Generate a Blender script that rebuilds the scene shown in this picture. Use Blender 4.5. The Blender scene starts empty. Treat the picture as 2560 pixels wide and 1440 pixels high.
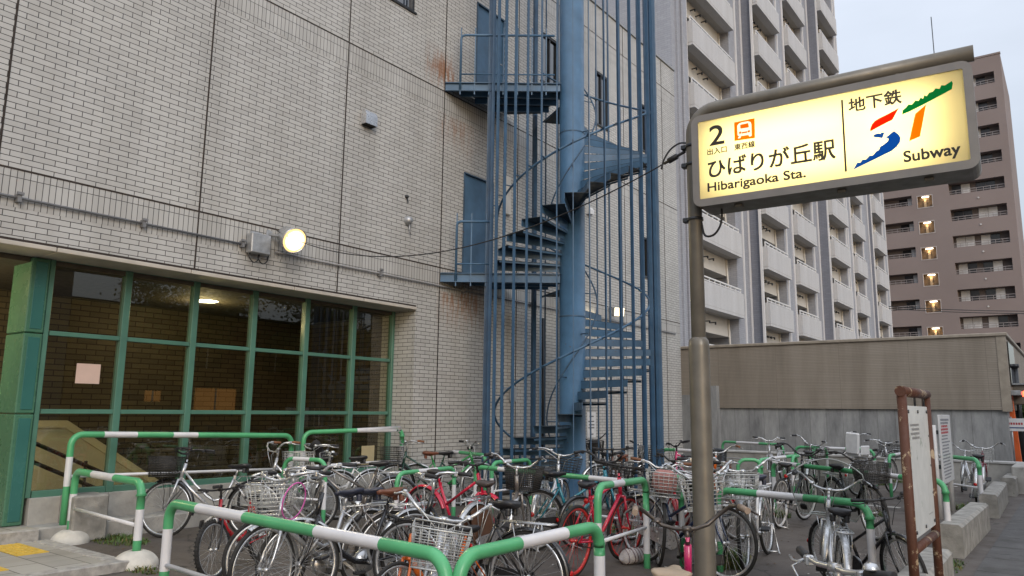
import bpy, math, random
from mathutils import Vector, Matrix
from math import sin, cos, pi, radians as RAD

# ------------------------------------------------------------------ camera
SC = bpy.context.scene
COL = SC.collection
FPX, PITCH, ROLL, YAW, HC = 1872.0, RAD(9.25), RAD(.65), RAD(36.85), 1.58
FWD = Vector((-sin(YAW)*cos(PITCH), cos(YAW)*cos(PITCH), sin(PITCH)))
_r = Vector((cos(YAW), sin(YAW), 0)); _u = _r.cross(FWD)
RIGHT = _r*cos(ROLL)+_u*sin(ROLL); UP = -_r*sin(ROLL)+_u*cos(ROLL)
CAMP = Vector((0, 0, HC))
cam = bpy.data.cameras.new('camera'); cam.sensor_width = 36.0; cam.lens = 36.0*FPX/2560
cam.clip_start = .05; cam.clip_end = 3000
camo = bpy.data.objects.new('camera', cam); COL.objects.link(camo)
M = Matrix((RIGHT, UP, -FWD)).transposed().to_4x4(); M.translation = CAMP
camo.matrix_world = M; SC.camera = camo

# ------------------------------------------------------------------ light
SUN_EL, SUN_AZ = RAD(9), RAD(38)          # low evening sun behind soft cloud; azimuth from +X towards -Y
world = bpy.data.worlds.new('World'); SC.world = world; world.use_nodes = True
wn = world.node_tree.nodes; wl = world.node_tree.links
bg = wn['Background']; sky = wn.new('ShaderNodeTexSky'); sky.sky_type = 'NISHITA'; sky.sun_disc = False
sky.sun_elevation = SUN_EL; sky.sun_rotation = pi/2+SUN_AZ; sky.dust_density = 2.2; sky.air_density = 1.0; sky.ozone_density = 1.5
mix = wn.new('ShaderNodeMix'); mix.data_type = 'RGBA'; mix.inputs[0].default_value = .74
mix.inputs[7].default_value = (3.75, 3.95, 4.35, 1)       # even veil of cloud over the clear sky
tcw = wn.new('ShaderNodeTexCoord'); sx = wn.new('ShaderNodeSeparateXYZ'); wl.new(tcw.outputs['Generated'], sx.inputs[0])
cl = wn.new('ShaderNodeTexNoise'); cl.inputs['Scale'].default_value = 2.2; cl.inputs['Detail'].default_value = 5
mpw = wn.new('ShaderNodeMapping'); mpw.inputs['Scale'].default_value = (1, 1, 3.5); wl.new(tcw.outputs['Generated'], mpw.inputs[0]); wl.new(mpw.outputs[0], cl.inputs['Vector'])
rw = wn.new('ShaderNodeMapRange'); rw.inputs[1].default_value = 0; rw.inputs[2].default_value = 1; rw.inputs[3].default_value = .36; rw.inputs[4].default_value = 1.78; wl.new(sx.outputs[2], rw.inputs[0])   # overcast sky: brighter overhead
rc = wn.new('ShaderNodeMapRange'); rc.inputs[1].default_value = .3; rc.inputs[2].default_value = .7; rc.inputs[3].default_value = .90; rc.inputs[4].default_value = 1.10; wl.new(cl.outputs['Fac'], rc.inputs[0])
mm_ = wn.new('ShaderNodeMath'); mm_.operation = 'MULTIPLY'; wl.new(rw.outputs[0], mm_.inputs[0]); wl.new(rc.outputs[0], mm_.inputs[1])
vs = wn.new('ShaderNodeVectorMath'); vs.operation = 'SCALE'; vs.inputs[0].default_value = (3.75, 3.95, 4.4); wl.new(mm_.outputs[0], vs.inputs['Scale']); wl.new(vs.outputs[0], mix.inputs[7])
wl.new(sky.outputs[0], mix.inputs[6]); wl.new(mix.outputs[2], bg.inputs[0]); bg.inputs[1].default_value = .12
sl = bpy.data.lights.new('sun', 'SUN'); sl.energy = .55; sl.angle = RAD(25); sl.color = (1, .94, .88)
so = bpy.data.objects.new('sun', sl); COL.objects.link(so)
sd = Vector((cos(SUN_AZ)*cos(RAD(30)), -sin(SUN_AZ)*cos(RAD(30)), sin(RAD(30))))
so.rotation_euler = sd.to_track_quat('Z', 'Y').to_euler()
SC.view_settings.view_transform = 'Standard'; SC.view_settings.look = 'None'
SC.view_settings.exposure = 1.12; SC.view_settings.gamma = 1
SC.cycles.use_denoising = True
SC.cycles.max_bounces = 7; SC.cycles.transparent_max_bounces = 24; SC.cycles.caustics_reflective = False; SC.cycles.caustics_refractive = False
SC.cycles.sample_clamp_indirect = 6

# ------------------------------------------------------------------ pixel -> place helpers (2560x1440 photograph)
def ray(x, y): return FWD+RIGHT*((x-1280)/FPX)-UP*((y-720)/FPX)
def G(x, y, z=0):
    d = ray(x, y); return CAMP+d*((z-HC)/d.z)
def WX(x, y, X):
    d = ray(x, y); return CAMP+d*(X/d.x)
def WY(x, y, Y):
    d = ray(x, y); return CAMP+d*(Y/d.y)
def DP(x, y, dep): return CAMP+ray(x, y)*dep

# ------------------------------------------------------------------ materials
def lin(r, g, b): return tuple((c/255/12.92 if c/255 <= .04045 else ((c/255+.055)/1.055)**2.4) for c in (r, g, b))
MATS = {}
def nt(name):
    m = bpy.data.materials.new(name); m.use_nodes = True
    t = m.node_tree; return m, t, t.nodes, t.links, t.nodes['Principled BSDF']
def math_node(n, l, op, a, b=None, clamp=False):
    k = n.new('ShaderNodeMath'); k.operation = op; k.use_clamp = clamp
    for i, v in enumerate((a, b)):
        if v is None: continue
        if isinstance(v, (int, float)): k.inputs[i].default_value = v
        else: l.new(v, k.inputs[i])
    return k.outputs[0]
def noise(n, l, vec, scale, detail=4, rough=.55):
    k = n.new('ShaderNodeTexNoise'); k.inputs['Scale'].default_value = scale; k.inputs['Detail'].default_value = detail
    k.inputs['Roughness'].default_value = rough
    if vec is not None: l.new(vec, k.inputs['Vector'])
    return k.outputs['Fac']
def ramp(n, l, fac, stops):
    k = n.new('ShaderNodeValToRGB'); e = k.color_ramp.elements
    while len(e) < len(stops): e.new(.5)
    for q, (p, c) in zip(e, stops): q.position = p; q.color = (*c, 1)
    l.new(fac, k.inputs[0]); return k.outputs[0]
def mixc(n, l, fac, a, b, mode='MIX'):
    k = n.new('ShaderNodeMix'); k.data_type = 'RGBA'; k.blend_type = mode
    for i, v in ((0, fac), (6, a), (7, b)):
        if isinstance(v, (int, float)): k.inputs[i].default_value = v
        elif isinstance(v, tuple): k.inputs[i].default_value = (*v, 1)
        else: l.new(v, k.inputs[i])
    return k.outputs[2]
def bump(n, l, bsdf, h, strength=.3, dist=.01):
    k = n.new('ShaderNodeBump'); k.inputs['Strength'].default_value = strength; k.inputs['Distance'].default_value = dist
    l.new(h, k.inputs['Height']); l.new(k.outputs[0], bsdf.inputs['Normal'])
def mat(name, col, rough=.5, metal=0, var=.12, scale=6, bmp=0, spec=.5, wear=None, coat=0):
    """painted / plain surface with uneven tone, optional bump and chipped wear colour"""
    if name in MATS: return MATS[name]
    m, t, n, l, b = nt(name)
    tc = n.new('ShaderNodeTexCoord').outputs['Object']
    f = noise(n, l, tc, scale, 6)
    c2 = tuple(max(0, c*(1-var*1.6)) for c in col); c1 = tuple(min(1, c*(1+var)) for c in col)
    c = ramp(n, l, f, [(.3, c2), (.7, c1)])
    if wear:
        w = noise(n, l, tc, wear[2], 8, .7)
        wf = ramp(n, l, w, [(wear[1], (0, 0, 0)), (wear[1]+.03, (1, 1, 1))])
        c = mixc(n, l, wf, c, wear[0])
    l.new(c, b.inputs['Base Color'])
    r = ramp(n, l, noise(n, l, tc, scale*2.3, 4), [(.3, (rough*.8,)*3), (.7, (min(1, rough*1.2),)*3)]); l.new(r, b.inputs['Roughness'])
    b.inputs['Metallic'].default_value = metal; b.inputs['Specular IOR Level'].default_value = spec
    if coat: b.inputs['Coat Weight'].default_value = coat; b.inputs['Coat Roughness'].default_value = .15
    if bmp: bump(n, l, b, noise(n, l, tc, scale*8, 6), bmp, .01)
    MATS[name] = m; return m
def emis(name, col, st):
    if name in MATS: return MATS[name]
    m, t, n, l, b = nt(name); b.inputs['Base Color'].default_value = (*col, 1)
    b.inputs['Emission Color'].default_value = (*col, 1); b.inputs['Emission Strength'].default_value = st
    MATS[name] = m; return m
def tile(name, c1, c2, mortar, bw, rh, ms, offset=.5, rough=.38, dirt=.25, rust=None, axis_swap=False, bmp=.25, bias=0, freq=2):
    """glazed tile / siding by the UV map (metres)"""
    if name in MATS: return MATS[name]
    m, t, n, l, b = nt(name)
    uv = n.new('ShaderNodeUVMap').outputs[0]
    br = n.new('ShaderNodeTexBrick'); br.offset = offset; br.offset_frequency = freq; br.squash = 1
    for k, v in (('Scale', 1), ('Mortar Size', ms), ('Mortar Smooth', .15), ('Bias', bias), ('Brick Width', bw), ('Row Height', rh)): br.inputs[k].default_value = v
    br.inputs['Color1'].default_value = (*c1, 1); br.inputs['Color2'].default_value = (*c2, 1); br.inputs['Mortar'].default_value = (*mortar, 1)
    l.new(uv, br.inputs['Vector'])
    c = br.outputs['Color']
    mp = n.new('ShaderNodeMapping'); mp.inputs['Scale'].default_value = (1.4, .16, 1); l.new(uv, mp.inputs['Vector'])
    s = noise(n, l, mp.outputs[0], 1.0, 8, .62)
    c = mixc(n, l, dirt, c, ramp(n, l, s, [(.34, (.60, .58, .55)), (.62, (1, 1, 1))]), 'MULTIPLY')
    s2 = noise(n, l, uv, .35, 4)
    c = mixc(n, l, .5, c, ramp(n, l, s2, [(.3, (.84, .84, .85)), (.7, (1.0, .99, .97))]), 'MULTIPLY')
    if rust:                       # list of (u, v, half width, height) patches below iron work
        sep = n.new('ShaderNodeSeparateXYZ'); l.new(uv, sep.inputs[0])
        mp2 = n.new('ShaderNodeMapping'); mp2.inputs['Scale'].default_value = (9, 1.1, 1); l.new(uv, mp2.inputs['Vector']); nz = noise(n, l, mp2.outputs[0], 1.6, 9, .72)
        for (u, v, w, h, k) in rust:
            du = math_node(n, l, 'ABSOLUTE', math_node(n, l, 'SUBTRACT', sep.outputs[0], u))
            mu = math_node(n, l, 'SUBTRACT', 1, math_node(n, l, 'DIVIDE', du, w), True)
            dv = math_node(n, l, 'SUBTRACT', v, sep.outputs[1])
            mv = math_node(n, l, 'SUBTRACT', 1, math_node(n, l, 'DIVIDE', math_node(n, l, 'ABSOLUTE', math_node(n, l, 'SUBTRACT', dv, h*.3)), h*.7), True)
            f = math_node(n, l, 'MULTIPLY', math_node(n, l, 'MULTIPLY', math_node(n, l, 'POWER', mu, .5), mv), math_node(n, l, 'MULTIPLY', math_node(n, l, 'SUBTRACT', nz, .44, True), k*3.6), True)
            f = math_node(n, l, 'MINIMUM', f, .78)
            c = mixc(n, l, f, c, (.27, .11, .035))
    l.new(c, b.inputs['Base Color']); b.inputs['Roughness'].default_value = rough
    inv = math_node(n, l, 'SUBTRACT', 1, br.outputs['Fac']); bump(n, l, b, inv, bmp, .008)
    MATS[name] = m; return m
def glassm(name, tint, refl_ior=1.5, glossy=(1, 1, 1)):
    if name in MATS: return MATS[name]
    m, t, n, l, b = nt(name); n.remove(b)
    tr = n.new('ShaderNodeBsdfTransparent'); tr.inputs[0].default_value = (*tint, 1)
    gl = n.new('ShaderNodeBsdfGlossy'); gl.inputs['Roughness'].default_value = .012; gl.inputs[0].default_value = (*glossy, 1)
    fr = n.new('ShaderNodeFresnel'); fr.inputs[0].default_value = refl_ior
    mx = n.new('ShaderNodeMixShader'); ge = n.new('ShaderNodeNewGeometry'); fc = math_node(n, l, 'MULTIPLY', fr.outputs[0], math_node(n, l, 'SUBTRACT', 1, ge.outputs['Backfacing'])); l.new(fc, mx.inputs[0]); l.new(tr.outputs[0], mx.inputs[1]); l.new(gl.outputs[0], mx.inputs[2])
    l.new(mx.outputs[0], n['Material Output'].inputs[0]); MATS[name] = m; return m

# ------------------------------------------------------------------ mesh builder
class MB:
    def __init__(s): s.v = []; s.f = []; s.m = []; s.s = []
    def quad(s, a, b, c, d, m=0): i = len(s.v); s.v += [tuple(a), tuple(b), tuple(c), tuple(d)]; s.f.append((i, i+1, i+2, i+3)); s.m.append(m); s.s.append(False)
    def poly(s, pts, m=0): i = len(s.v); s.v += [tuple(p) for p in pts]; s.f.append(tuple(range(i, i+len(pts)))); s.m.append(m); s.s.append(False)
    def box(s, x0, x1, y0, y1, z0, z1, m=0, bev=0):
        if bev: return s.bbox(x0, x1, y0, y1, z0, z1, m, bev)
        i = len(s.v); s.v += [(x, y, z) for x in (x0, x1) for y in (y0, y1) for z in (z0, z1)]
        for q in ((0, 1, 3, 2), (4, 6, 7, 5), (0, 4, 5, 1), (2, 3, 7, 6), (0, 2, 6, 4), (1, 5, 7, 3)):
            s.f.append(tuple(i+k for k in q)); s.m.append(m); s.s.append(False)
    def bbox(s, x0, x1, y0, y1, z0, z1, m, b):
        """box with chamfered edges"""
        cx, cy, cz = (x0+x1)/2, (y0+y1)/2, (z0+z1)/2; hx, hy, hz = (x1-x0)/2, (y1-y0)/2, (z1-z0)/2
        b = min(b, hx*.9, hy*.9, hz*.9); i = len(s.v); idx = {}
        for sx in (-1, 1):
            for sy in (-1, 1):
                for sz in (-1, 1):
                    for ax in range(3):
                        p = [hx-b, hy-b, hz-b]; p[ax] = (hx, hy, hz)[ax]
                        idx[(sx, sy, sz, ax)] = len(s.v); s.v.append((cx+sx*p[0], cy+sy*p[1], cz+sz*p[2]))
        def add(l, n):
            pts = [Vector(s.v[k]) for k in l]; nn = (pts[1]-pts[0]).cross(pts[2]-pts[0])
            if nn.dot(Vector(n)) < 0: l = l[::-1]
            s.f.append(tuple(l)); s.m.append(m); s.s.append(False)
        for ax in range(3):
            o = [k for k in range(3) if k != ax]
            for sg in (-1, 1):
                l = []
                for (a, c) in ((-1, -1), (1, -1), (1, 1), (-1, 1)):
                    k = [0, 0, 0]; k[ax] = sg; k[o[0]] = a; k[o[1]] = c; l.append(idx[(*k, ax)])
                n = [0, 0, 0]; n[ax] = sg; add(l, n)
            for a in (-1, 1):
                for c in (-1, 1):
                    l = []
                    for (t, w) in ((-1, o[0]), (1, o[0]), (1, o[1]), (-1, o[1])):
                        k = [0, 0, 0]; k[ax] = t; k[o[0]] = a; k[o[1]] = c; l.append(idx[(*k, w)])
                    n = [0, 0, 0]; n[o[0]] = a; n[o[1]] = c; add(l, n)
        for sx in (-1, 1):
            for sy in (-1, 1):
                for sz in (-1, 1): add([idx[(sx, sy, sz, k)] for k in range(3)], (sx, sy, sz))
    def obox(s, c, ax, ay, az, m=0):
        """oriented box: centre and three half-axis vectors"""
        c = Vector(c); ax, ay, az = Vector(ax), Vector(ay), Vector(az)
        if ax.cross(ay).dot(az) < 0: ay = -ay
        i = len(s.v); s.v += [tuple(c+ax*a+ay*b+az*d) for a in (-1, 1) for b in (-1, 1) for d in (-1, 1)]
        for q in ((0, 1, 3, 2), (4, 6, 7, 5), (0, 4, 5, 1), (2, 3, 7, 6), (0, 2, 6, 4), (1, 5, 7, 3)):
            s.f.append(tuple(i+k for k in q)); s.m.append(m); s.s.append(False)
    def bar(s, a, b, w, h, up=(0, 0, 1), m=0):
        a, b = Vector(a), Vector(b); d = (b-a); L = d.length
        if L < 1e-6: return
        d /= L; sd = d.cross(Vector(up))
        if sd.length < 1e-4: sd = d.cross(Vector((1, 0, 0)))
        sd.normalize(); u = sd.cross(d)
        s.obox((a+b)/2, d*(L/2), sd*(w/2), u*(h/2), m)
    def tube(s, pts, r, n=8, m=0, caps=True, closed=False, mlist=None):
        pts = [Vector(p) for p in pts]; k = len(pts)
        if k < 2: return
        rad = r if isinstance(r, (list, tuple)) else [r]*k
        T = []
        for i in range(k):
            a = pts[(i-1) % k] if (closed or i > 0) else pts[i]; b = pts[(i+1) % k] if (closed or i < k-1) else pts[i]
            d = b-a
            T.append(d.normalized() if d.length > 1e-9 else (T[-1] if T else Vector((0, 0, 1))))
        ref = Vector((0, 0, 1)) if abs(T[0].z) < .9 else Vector((1, 0, 0))
        u = (ref-T[0]*ref.dot(T[0])).normalized(); base = len(s.v)
        for i in range(k):
            u = u-T[i]*u.dot(T[i])
            if u.length < 1e-6: u = T[i].orthogonal()
            u.normalize(); w = T[i].cross(u)
            sc = 1.0
            if 0 < i < k-1 or closed:
                cc = T[i].dot((pts[(i+1) % k]-pts[i]).normalized()) if (pts[(i+1) % k]-pts[i]).length > 1e-9 else 1
                sc = 1/max(.7, cc)
            for j in range(n):
                a = 2*pi*j/n; s.v.append(tuple(pts[i]+(u*cos(a)+w*sin(a))*rad[i]*sc))
        for i in range(k if closed else k-1):
            i2 = (i+1) % k
            for j in range(n):
                j2 = (j+1) % n
                s.f.append((base+i*n+j, base+i*n+j2, base+i2*n+j2, base+i2*n+j)); s.m.append(mlist[i] if mlist else m); s.s.append(True)
        if caps and not closed:
            s.f.append(tuple(base+j for j in range(n))[::-1]); s.m.append(mlist[0] if mlist else m); s.s.append(False)
            s.f.append(tuple(base+(k-1)*n+j for j in range(n))); s.m.append(mlist[-1] if mlist else m); s.s.append(False)
    def lathe(s, prof, c=(0, 0, 0), axis='Z', n=16, m=0):
        base = len(s.v); c = Vector(c); k = len(prof)
        for (r, h) in prof:
            for j in range(n):
                a = 2*pi*j/n
                p = (r*cos(a), r*sin(a), h) if axis == 'Z' else ((r*cos(a), h, r*sin(a)) if axis == 'Y' else (h, r*cos(a), r*sin(a)))
                s.v.append(tuple(c+Vector(p)))
        for i in range(k-1):
            for j in range(n):
                j2 = (j+1) % n; q = (base+i*n+j, base+i*n+j2, base+(i+1)*n+j2, base+(i+1)*n+j)
                s.f.append(q if axis != 'Y' else q[::-1]); s.m.append(m); s.s.append(True)
    def prism(s, poly, o, ex, ey, ez, h, m=0):
        """polygon (x, y) in the frame o/ex/ey, thickened by h along ez"""
        o, ex, ey, ez = map(Vector, (o, ex, ey, ez))
        ar = sum(poly[i][0]*poly[(i+1) % len(poly)][1]-poly[(i+1) % len(poly)][0]*poly[i][1] for i in range(len(poly)))
        if ar < 0: poly = poly[::-1]
        a = [o+ex*x+ey*y for x, y in poly]; b = [p+ez*h for p in a]; k = len(a)
        fl = ex.cross(ey).dot(ez)*h > 0
        s.poly(b if fl else b[::-1], m); s.poly(a[::-1] if fl else a, m)
        for i in range(k):
            j = (i+1) % k; q = (a[i], a[j], b[j], b[i]); s.quad(*(q if fl else q[::-1]), m=m)
    def holed(s, P, U, V, N, us, vs, holes, depth, m=0, rm=None):
        """wall plane with rectangular openings and reveals"""
        P, U, V, N = map(Vector, (P, U, V, N)); rm = m if rm is None else rm
        cu = sorted(set([us[0], us[1]]+[h[k] for h in holes for k in (0, 1)])); cv = sorted(set([vs[0], vs[1]]+[h[k] for h in holes for k in (2, 3)]))
        fl = U.cross(V).dot(N) > 0
        def q(a, b, c, d, mm): s.quad(*((a, b, c, d) if fl else (d, c, b, a)), m=mm)
        for i in range(len(cu)-1):
            run = None
            for j in range(len(cv)-1):
                x, y = (cu[i]+cu[i+1])/2, (cv[j]+cv[j+1])/2
                inside = any(h[0] < x < h[1] and h[2] < y < h[3] for h in holes)
                if not inside:
                    if run is None: run = [cv[j], cv[j+1]]
                    else: run[1] = cv[j+1]
                if (inside or j == len(cv)-2) and run:
                    q(P+U*cu[i]+V*run[0], P+U*cu[i+1]+V*run[0], P+U*cu[i+1]+V*run[1], P+U*cu[i]+V*run[1], m); run = None
        for h in holes:
            dd = h[4] if len(h) > 4 else depth
            c = [P+U*h[0]+V*h[2], P+U*h[1]+V*h[2], P+U*h[1]+V*h[3], P+U*h[0]+V*h[3]]
            for k in range(4):
                a, b = c[k], c[(k+1) % 4]; q(b, a, a-N*dd, b-N*dd, rm)
    def mesh(s, name, mats, uv=False):
        me = bpy.data.meshes.new(name); me.from_pydata(s.v, [], s.f)
        for x in (mats if isinstance(mats, (list, tuple)) else [mats]): me.materials.append(x)
        me.polygons.foreach_set('material_index', s.m); me.polygons.foreach_set('use_smooth', s.s)
        if uv:
            L = me.uv_layers.new(name='UVMap'); data = []
            for p in me.polygons:
                nx, ny, nz = (abs(c) for c in p.normal)
                for vi in p.vertices:
                    x, y, z = me.vertices[vi].co
                    data += ([y, z] if nx >= ny and nx >= nz else ([x, z] if ny >= nz else [x, y]))
            L.data.foreach_set('uv', data)
        me.update(); return me
    def build(s, name, mats, parent=None, uv=False, loc=None):
        return link(name, s.mesh(name, mats, uv), parent, loc)
def link(name, data, parent=None, loc=None):
    o = bpy.data.objects.new(name, data); COL.objects.link(o)
    if parent is not None: o.parent = parent
    if loc is not None: o.location = loc
    return o
def smooth(pts, k=5):
    """Catmull-Rom through the points"""
    p = [Vector(q) for q in pts]; p = [p[0]*2-p[1]]+p+[p[-1]*2-p[-2]]; out = []
    for i in range(1, len(p)-2):
        for j in range(k):
            t = j/k; out.append(.5*((2*p[i])+(p[i+1]-p[i-1])*t+(2*p[i-1]-5*p[i]+4*p[i+1]-p[i+2])*t*t+(3*p[i]-p[i-1]-3*p[i+1]+p[i+2])*t**3))
    return out+[p[-2]]
def tag(o, label=None, cat=None, group=None, kind=None):
    if label: o['label'] = label
    if cat: o['category'] = cat
    if group: o['group'] = group
    if kind: o['kind'] = kind
    return o
def thing(name, label, cat, loc=(0, 0, 0), rz=0, group=None):
    o = bpy.data.objects.new(name, None); COL.objects.link(o); o.empty_display_size = .2
    o.location = loc; o.rotation_euler = (0, 0, rz); return tag(o, label, cat, group)
def struct(name, mb, mats, uv=False): return tag(mb.build(name, mats, None, uv), kind='structure')
def arc(c, a, b, r, a0, a1, n):
    """points of an arc in the plane of unit vectors a, b"""
    c, a, b = Vector(c), Vector(a), Vector(b); return [c+(a*cos(a0+(a1-a0)*i/n)+b*sin(a0+(a1-a0)*i/n))*r for i in range(n+1)]
rnd = random.Random(7)

# ------------------------------------------------------------------ shared materials
T1, T2, MO = (.56, .555, .535), (.47, .462, .442), (.045, .04, .037)
M_tile = tile('wall_tile', T1, T2, MO, .2365, .069, .0048, dirt=.42, bias=-.25,
              rust=[(10.95, 3.95, .75, .95, 2.2), (10.15, 8.35, .5, .7, 2.2), (10.7, 7.3, .7, .9, 1.0), (10.35, 8.2, .3, .5, 2.4)])
M_tilev = tile('wall_tile_upright', T1, T2, MO, .069, .2165, .0042, offset=0, dirt=.5, bias=-.1)
M_joint = mat('dark_joint', (.035, .025, .02), .8)
M_ledge = mat('ledge_concrete', (.50, .46, .40), .7, var=.1, scale=3, bmp=.1)
M_alu = mat('dark_aluminium', (.05, .052, .055), .35, .6)
M_white = mat('white_paint', (.72, .72, .72), .4, var=.06, scale=10)
M_gfr = mat('green_frame_paint', lin(82, 124, 108), .35, var=.1, scale=3)
M_blue = mat('blue_steel_paint', lin(72, 106, 136), .42, var=.16, scale=2.5, wear=((.10, .05, .035), .67, 7))
M_blued = mat('dark_blue_steel_paint', lin(62, 88, 112), .5, var=.25, scale=2.5, wear=((.10, .055, .035), .63, 6))
M_blueb = mat('blue_bar_paint', lin(62, 94, 124), .42, var=.2, scale=2.5, wear=((.09, .03, .015), .74, 7))
M_tread = mat('dirty_shaded_tread_steel', lin(40, 54, 66), .7, var=.35, scale=4, wear=((.09, .05, .03), .62, 7))  # grime, plus the shade under treads and landings put into the colour
M_galv = mat('galvanised_steel', (.42, .43, .44), .42, .55, var=.15, scale=14)
M_chrome = mat('chrome', (.78, .78, .80), .13, 1, var=.05, scale=20)
M_silver = mat('silver_metal', (.62, .63, .65), .3, .85, var=.06, scale=12)
M_black = mat('black_plastic', (.018, .018, .02), .5, var=.2, scale=15)
M_rubber = mat('black_rubber', (.022, .021, .02), .8, var=.25, scale=8)
M_conc = mat('concrete', (.38, .37, .345), .85, var=.2, scale=3.5, bmp=.35)
M_grass = mat('grass_blades', (.07, .13, .025), .6, var=.35, scale=3)
M_dark = mat('dark_interior', (.02, .018, .015), .9)
# ------------------------------------------------------------------ ground
def asphalt(name, base, tint, patch):
    m, t, n, l, b = nt(name)
    tc = n.new('ShaderNodeTexCoord').outputs['Object']
    f1 = noise(n, l, tc, .45, 5); f2 = noise(n, l, tc, 130, 3, .7); f3 = noise(n, l, tc, 2.6, 8, .68)
    c = ramp(n, l, f1, [(.3, base), (.7, tint)])
    c = mixc(n, l, .55, c, ramp(n, l, f2, [(.3, (.35, .35, .35)), (.72, (1.35, 1.32, 1.28))]), 'MULTIPLY')
    c = mixc(n, l, ramp(n, l, f3, [(.54, (0, 0, 0)), (.68, (.7, .7, .7))]), c, patch)
    vo = n.new('ShaderNodeTexVoronoi'); vo.feature = 'DISTANCE_TO_EDGE'; vo.inputs['Scale'].default_value = .55
    wv = n.new('ShaderNodeVectorMath'); wv.operation = 'ADD'; l.new(tc, wv.inputs[0])
    nn = n.new('ShaderNodeTexNoise'); nn.inputs['Scale'].default_value = 2.2; nn.inputs['Detail'].default_value = 5; l.new(tc, nn.inputs['Vector'])
    sc = n.new('ShaderNodeVectorMath'); sc.operation = 'SCALE'; sc.inputs['Scale'].default_value = .8; l.new(nn.outputs['Color'], sc.inputs[0]); l.new(sc.outputs[0], wv.inputs[1])
    l.new(wv.outputs[0], vo.inputs['Vector'])
    ck = ramp(n, l, vo.outputs['Distance'], [(.002, (1, 1, 1)), (.009, (0, 0, 0))])
    c = mixc(n, l, math_node(n, l, 'MULTIPLY', ck, .75), c, (.012, .011, .009))
    l.new(c, b.inputs['Base Color'])
    l.new(ramp(n, l, f3, [(.35, (.62,)*3), (.65, (.92,)*3)]), b.inputs['Roughness'])
    bump(n, l, b, f2, .35, .006); MATS[name] = m; return m
M_lot = asphalt('lot_asphalt', (.084, .071, .062), (.122, .105, .092), (.06, .048, .038))
M_road = asphalt('road_asphalt', (.15, .15, .152), (.185, .185, .188), (.12, .12, .122))
M_side = asphalt('side_strip_asphalt', (.075, .073, .072), (.10, .098, .096), (.05, .05, .045))
mb = MB(); mb.quad((-220, -160, 0), (220, -160, 0), (220, 320, 0), (-220, 320, 0)); struct('ground', mb, M_lot)
mb = MB(); mb.quad((-.55, -120, .006), (7.5, -120, .006), (7.5, 260, .006), (-.55, 260, .006)); struct('road', mb, M_road)
mb = MB()
for k in range(40):
    y = -6+k*.9
    mb.box(-.98, -.56, y, y+.888, -.05, .012)
struct('gutter_strip', mb, M_side)
mb = MB()
for (a, b) in (((2150, 1262), (2255, 1268)), ((2331, 1213), (2392, 1218))):
    p, q = G(*a), G(*b); mb.quad((p.x, p.y-.07, .004), (q.x, p.y-.07, .004), (q.x, p.y+.09, .004), (p.x, p.y+.09, .004))
M_line = mat('worn_white_line', (.5, .48, .44), .8, var=.2, scale=8, wear=((.08, .07, .06), .58, 14))
o = struct('parking_line', mb, M_line)

# raised entrance floor and paved walk with tactile strips
M_pave = tile('paving_stone', (.46, .44, .40), (.35, .335, .30), (.12, .11, .10), .6, .3, .006, rough=.8, dirt=.7, bmp=.3)
M_kerb = mat('kerb_granite', (.36, .345, .32), .8, var=.22, scale=14, bmp=.2)
mb = MB(); mb.box(-13, -9.55, -8, 3.84, -.2, .2, bev=.012); struct('entrance_floor', mb, M_pave, uv=True)
mb = MB(); 
for k in range(9): mb.box(-9.547, -9.44, 3.84-1.2*(k+1), 3.84-1.2*k-.008, -.2, .206, bev=.012)
struct('kerb', mb, M_kerb)
mb = MB(); mb.box(-9.435, -7.66, -8, 3.74, -.2, .085); struct('paved_walk', mb, M_pave, uv=True)
mb = MB()
for k in range(9): mb.box(-9.38+.195*k, -9.38+.195*(k+1)-.004, 3.744, 3.90, -.2, .093, bev=.01) if k < 9 else 0
for k in range(8): mb.box(-7.655, -7.52, 3.9-.9*(k+1), 3.9-.9*k-.006, -.2, .093, bev=.01)
struct('kerb', mb, M_kerb)
M_tact = mat('yellow_tactile_paint', (.62, .42, .07), .7, var=.12, scale=14, wear=((.32, .27, .18), .66, 10))
mb = MB()
def tact(x0, x1, y0, y1):
    mb.box(x0, x1, y0, y1, .08, .092)
    for i in range(int((x1-x0)/.3)+1):
        for j in range(max(1, int(round((y1-y0)/.3)))):
            for q in range(4):
                yy = y0+j*.3+.045+q*.07; xa = x0+i*.3+.02; xb = min(xa+.26, x1-.02)
                if xb > xa: mb.box(xa, xb, yy, yy+.03, .09, .097)
tact(-9.1, -7.95, 2.7, 3.0); tact(-9.36, -8.6, 3.3, 3.6)
tag(mb.build('tactile_paving', M_tact), kind='structure')

# ------------------------------------------------------------------ station building
XW, XG = -9.4, -9.95
st = thing('station_building', 'pale grey tiled building with green framed glazing behind the bicycles', 'building', (XW, 9.6, 0))
def P(mbx, name, mats, uv=False, parent=None): return link(name, mbx.mesh(name, mats, uv), parent if parent is not None else st, (-XW, -9.6, 0) if parent is None else (0, 0, 0))
ROOF = 12.3
zl = 3.41
wins = [(7.75, 9.38, 8.97, 10.6), (13.58, 14.33, 9.2, 10.45), (16.06, 16.75, 8.96, 10.45), (18.47, 19.05, 9.0, 10.42), (18.5, 19.0, 5.3, 6.45)]
doors = [(10.9, 11.85, 4.15, 6.25), (11.2, 12.15, 7.95, 10.05)]
bands = [(3.77, 4.2), (7.28, 7.71), (11.0, 11.43)]
mb = MB()
mb.holed((XW, 0, 0), (0, 1, 0), (0, 0, 1), (1, 0, 0), (-6, 21.0), (0, ROOF), [(-6.0, 9.66, 0, zl, .0)]+[(*w, .1) for w in wins]+[(*d, .06) for d in doors], .1)
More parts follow.
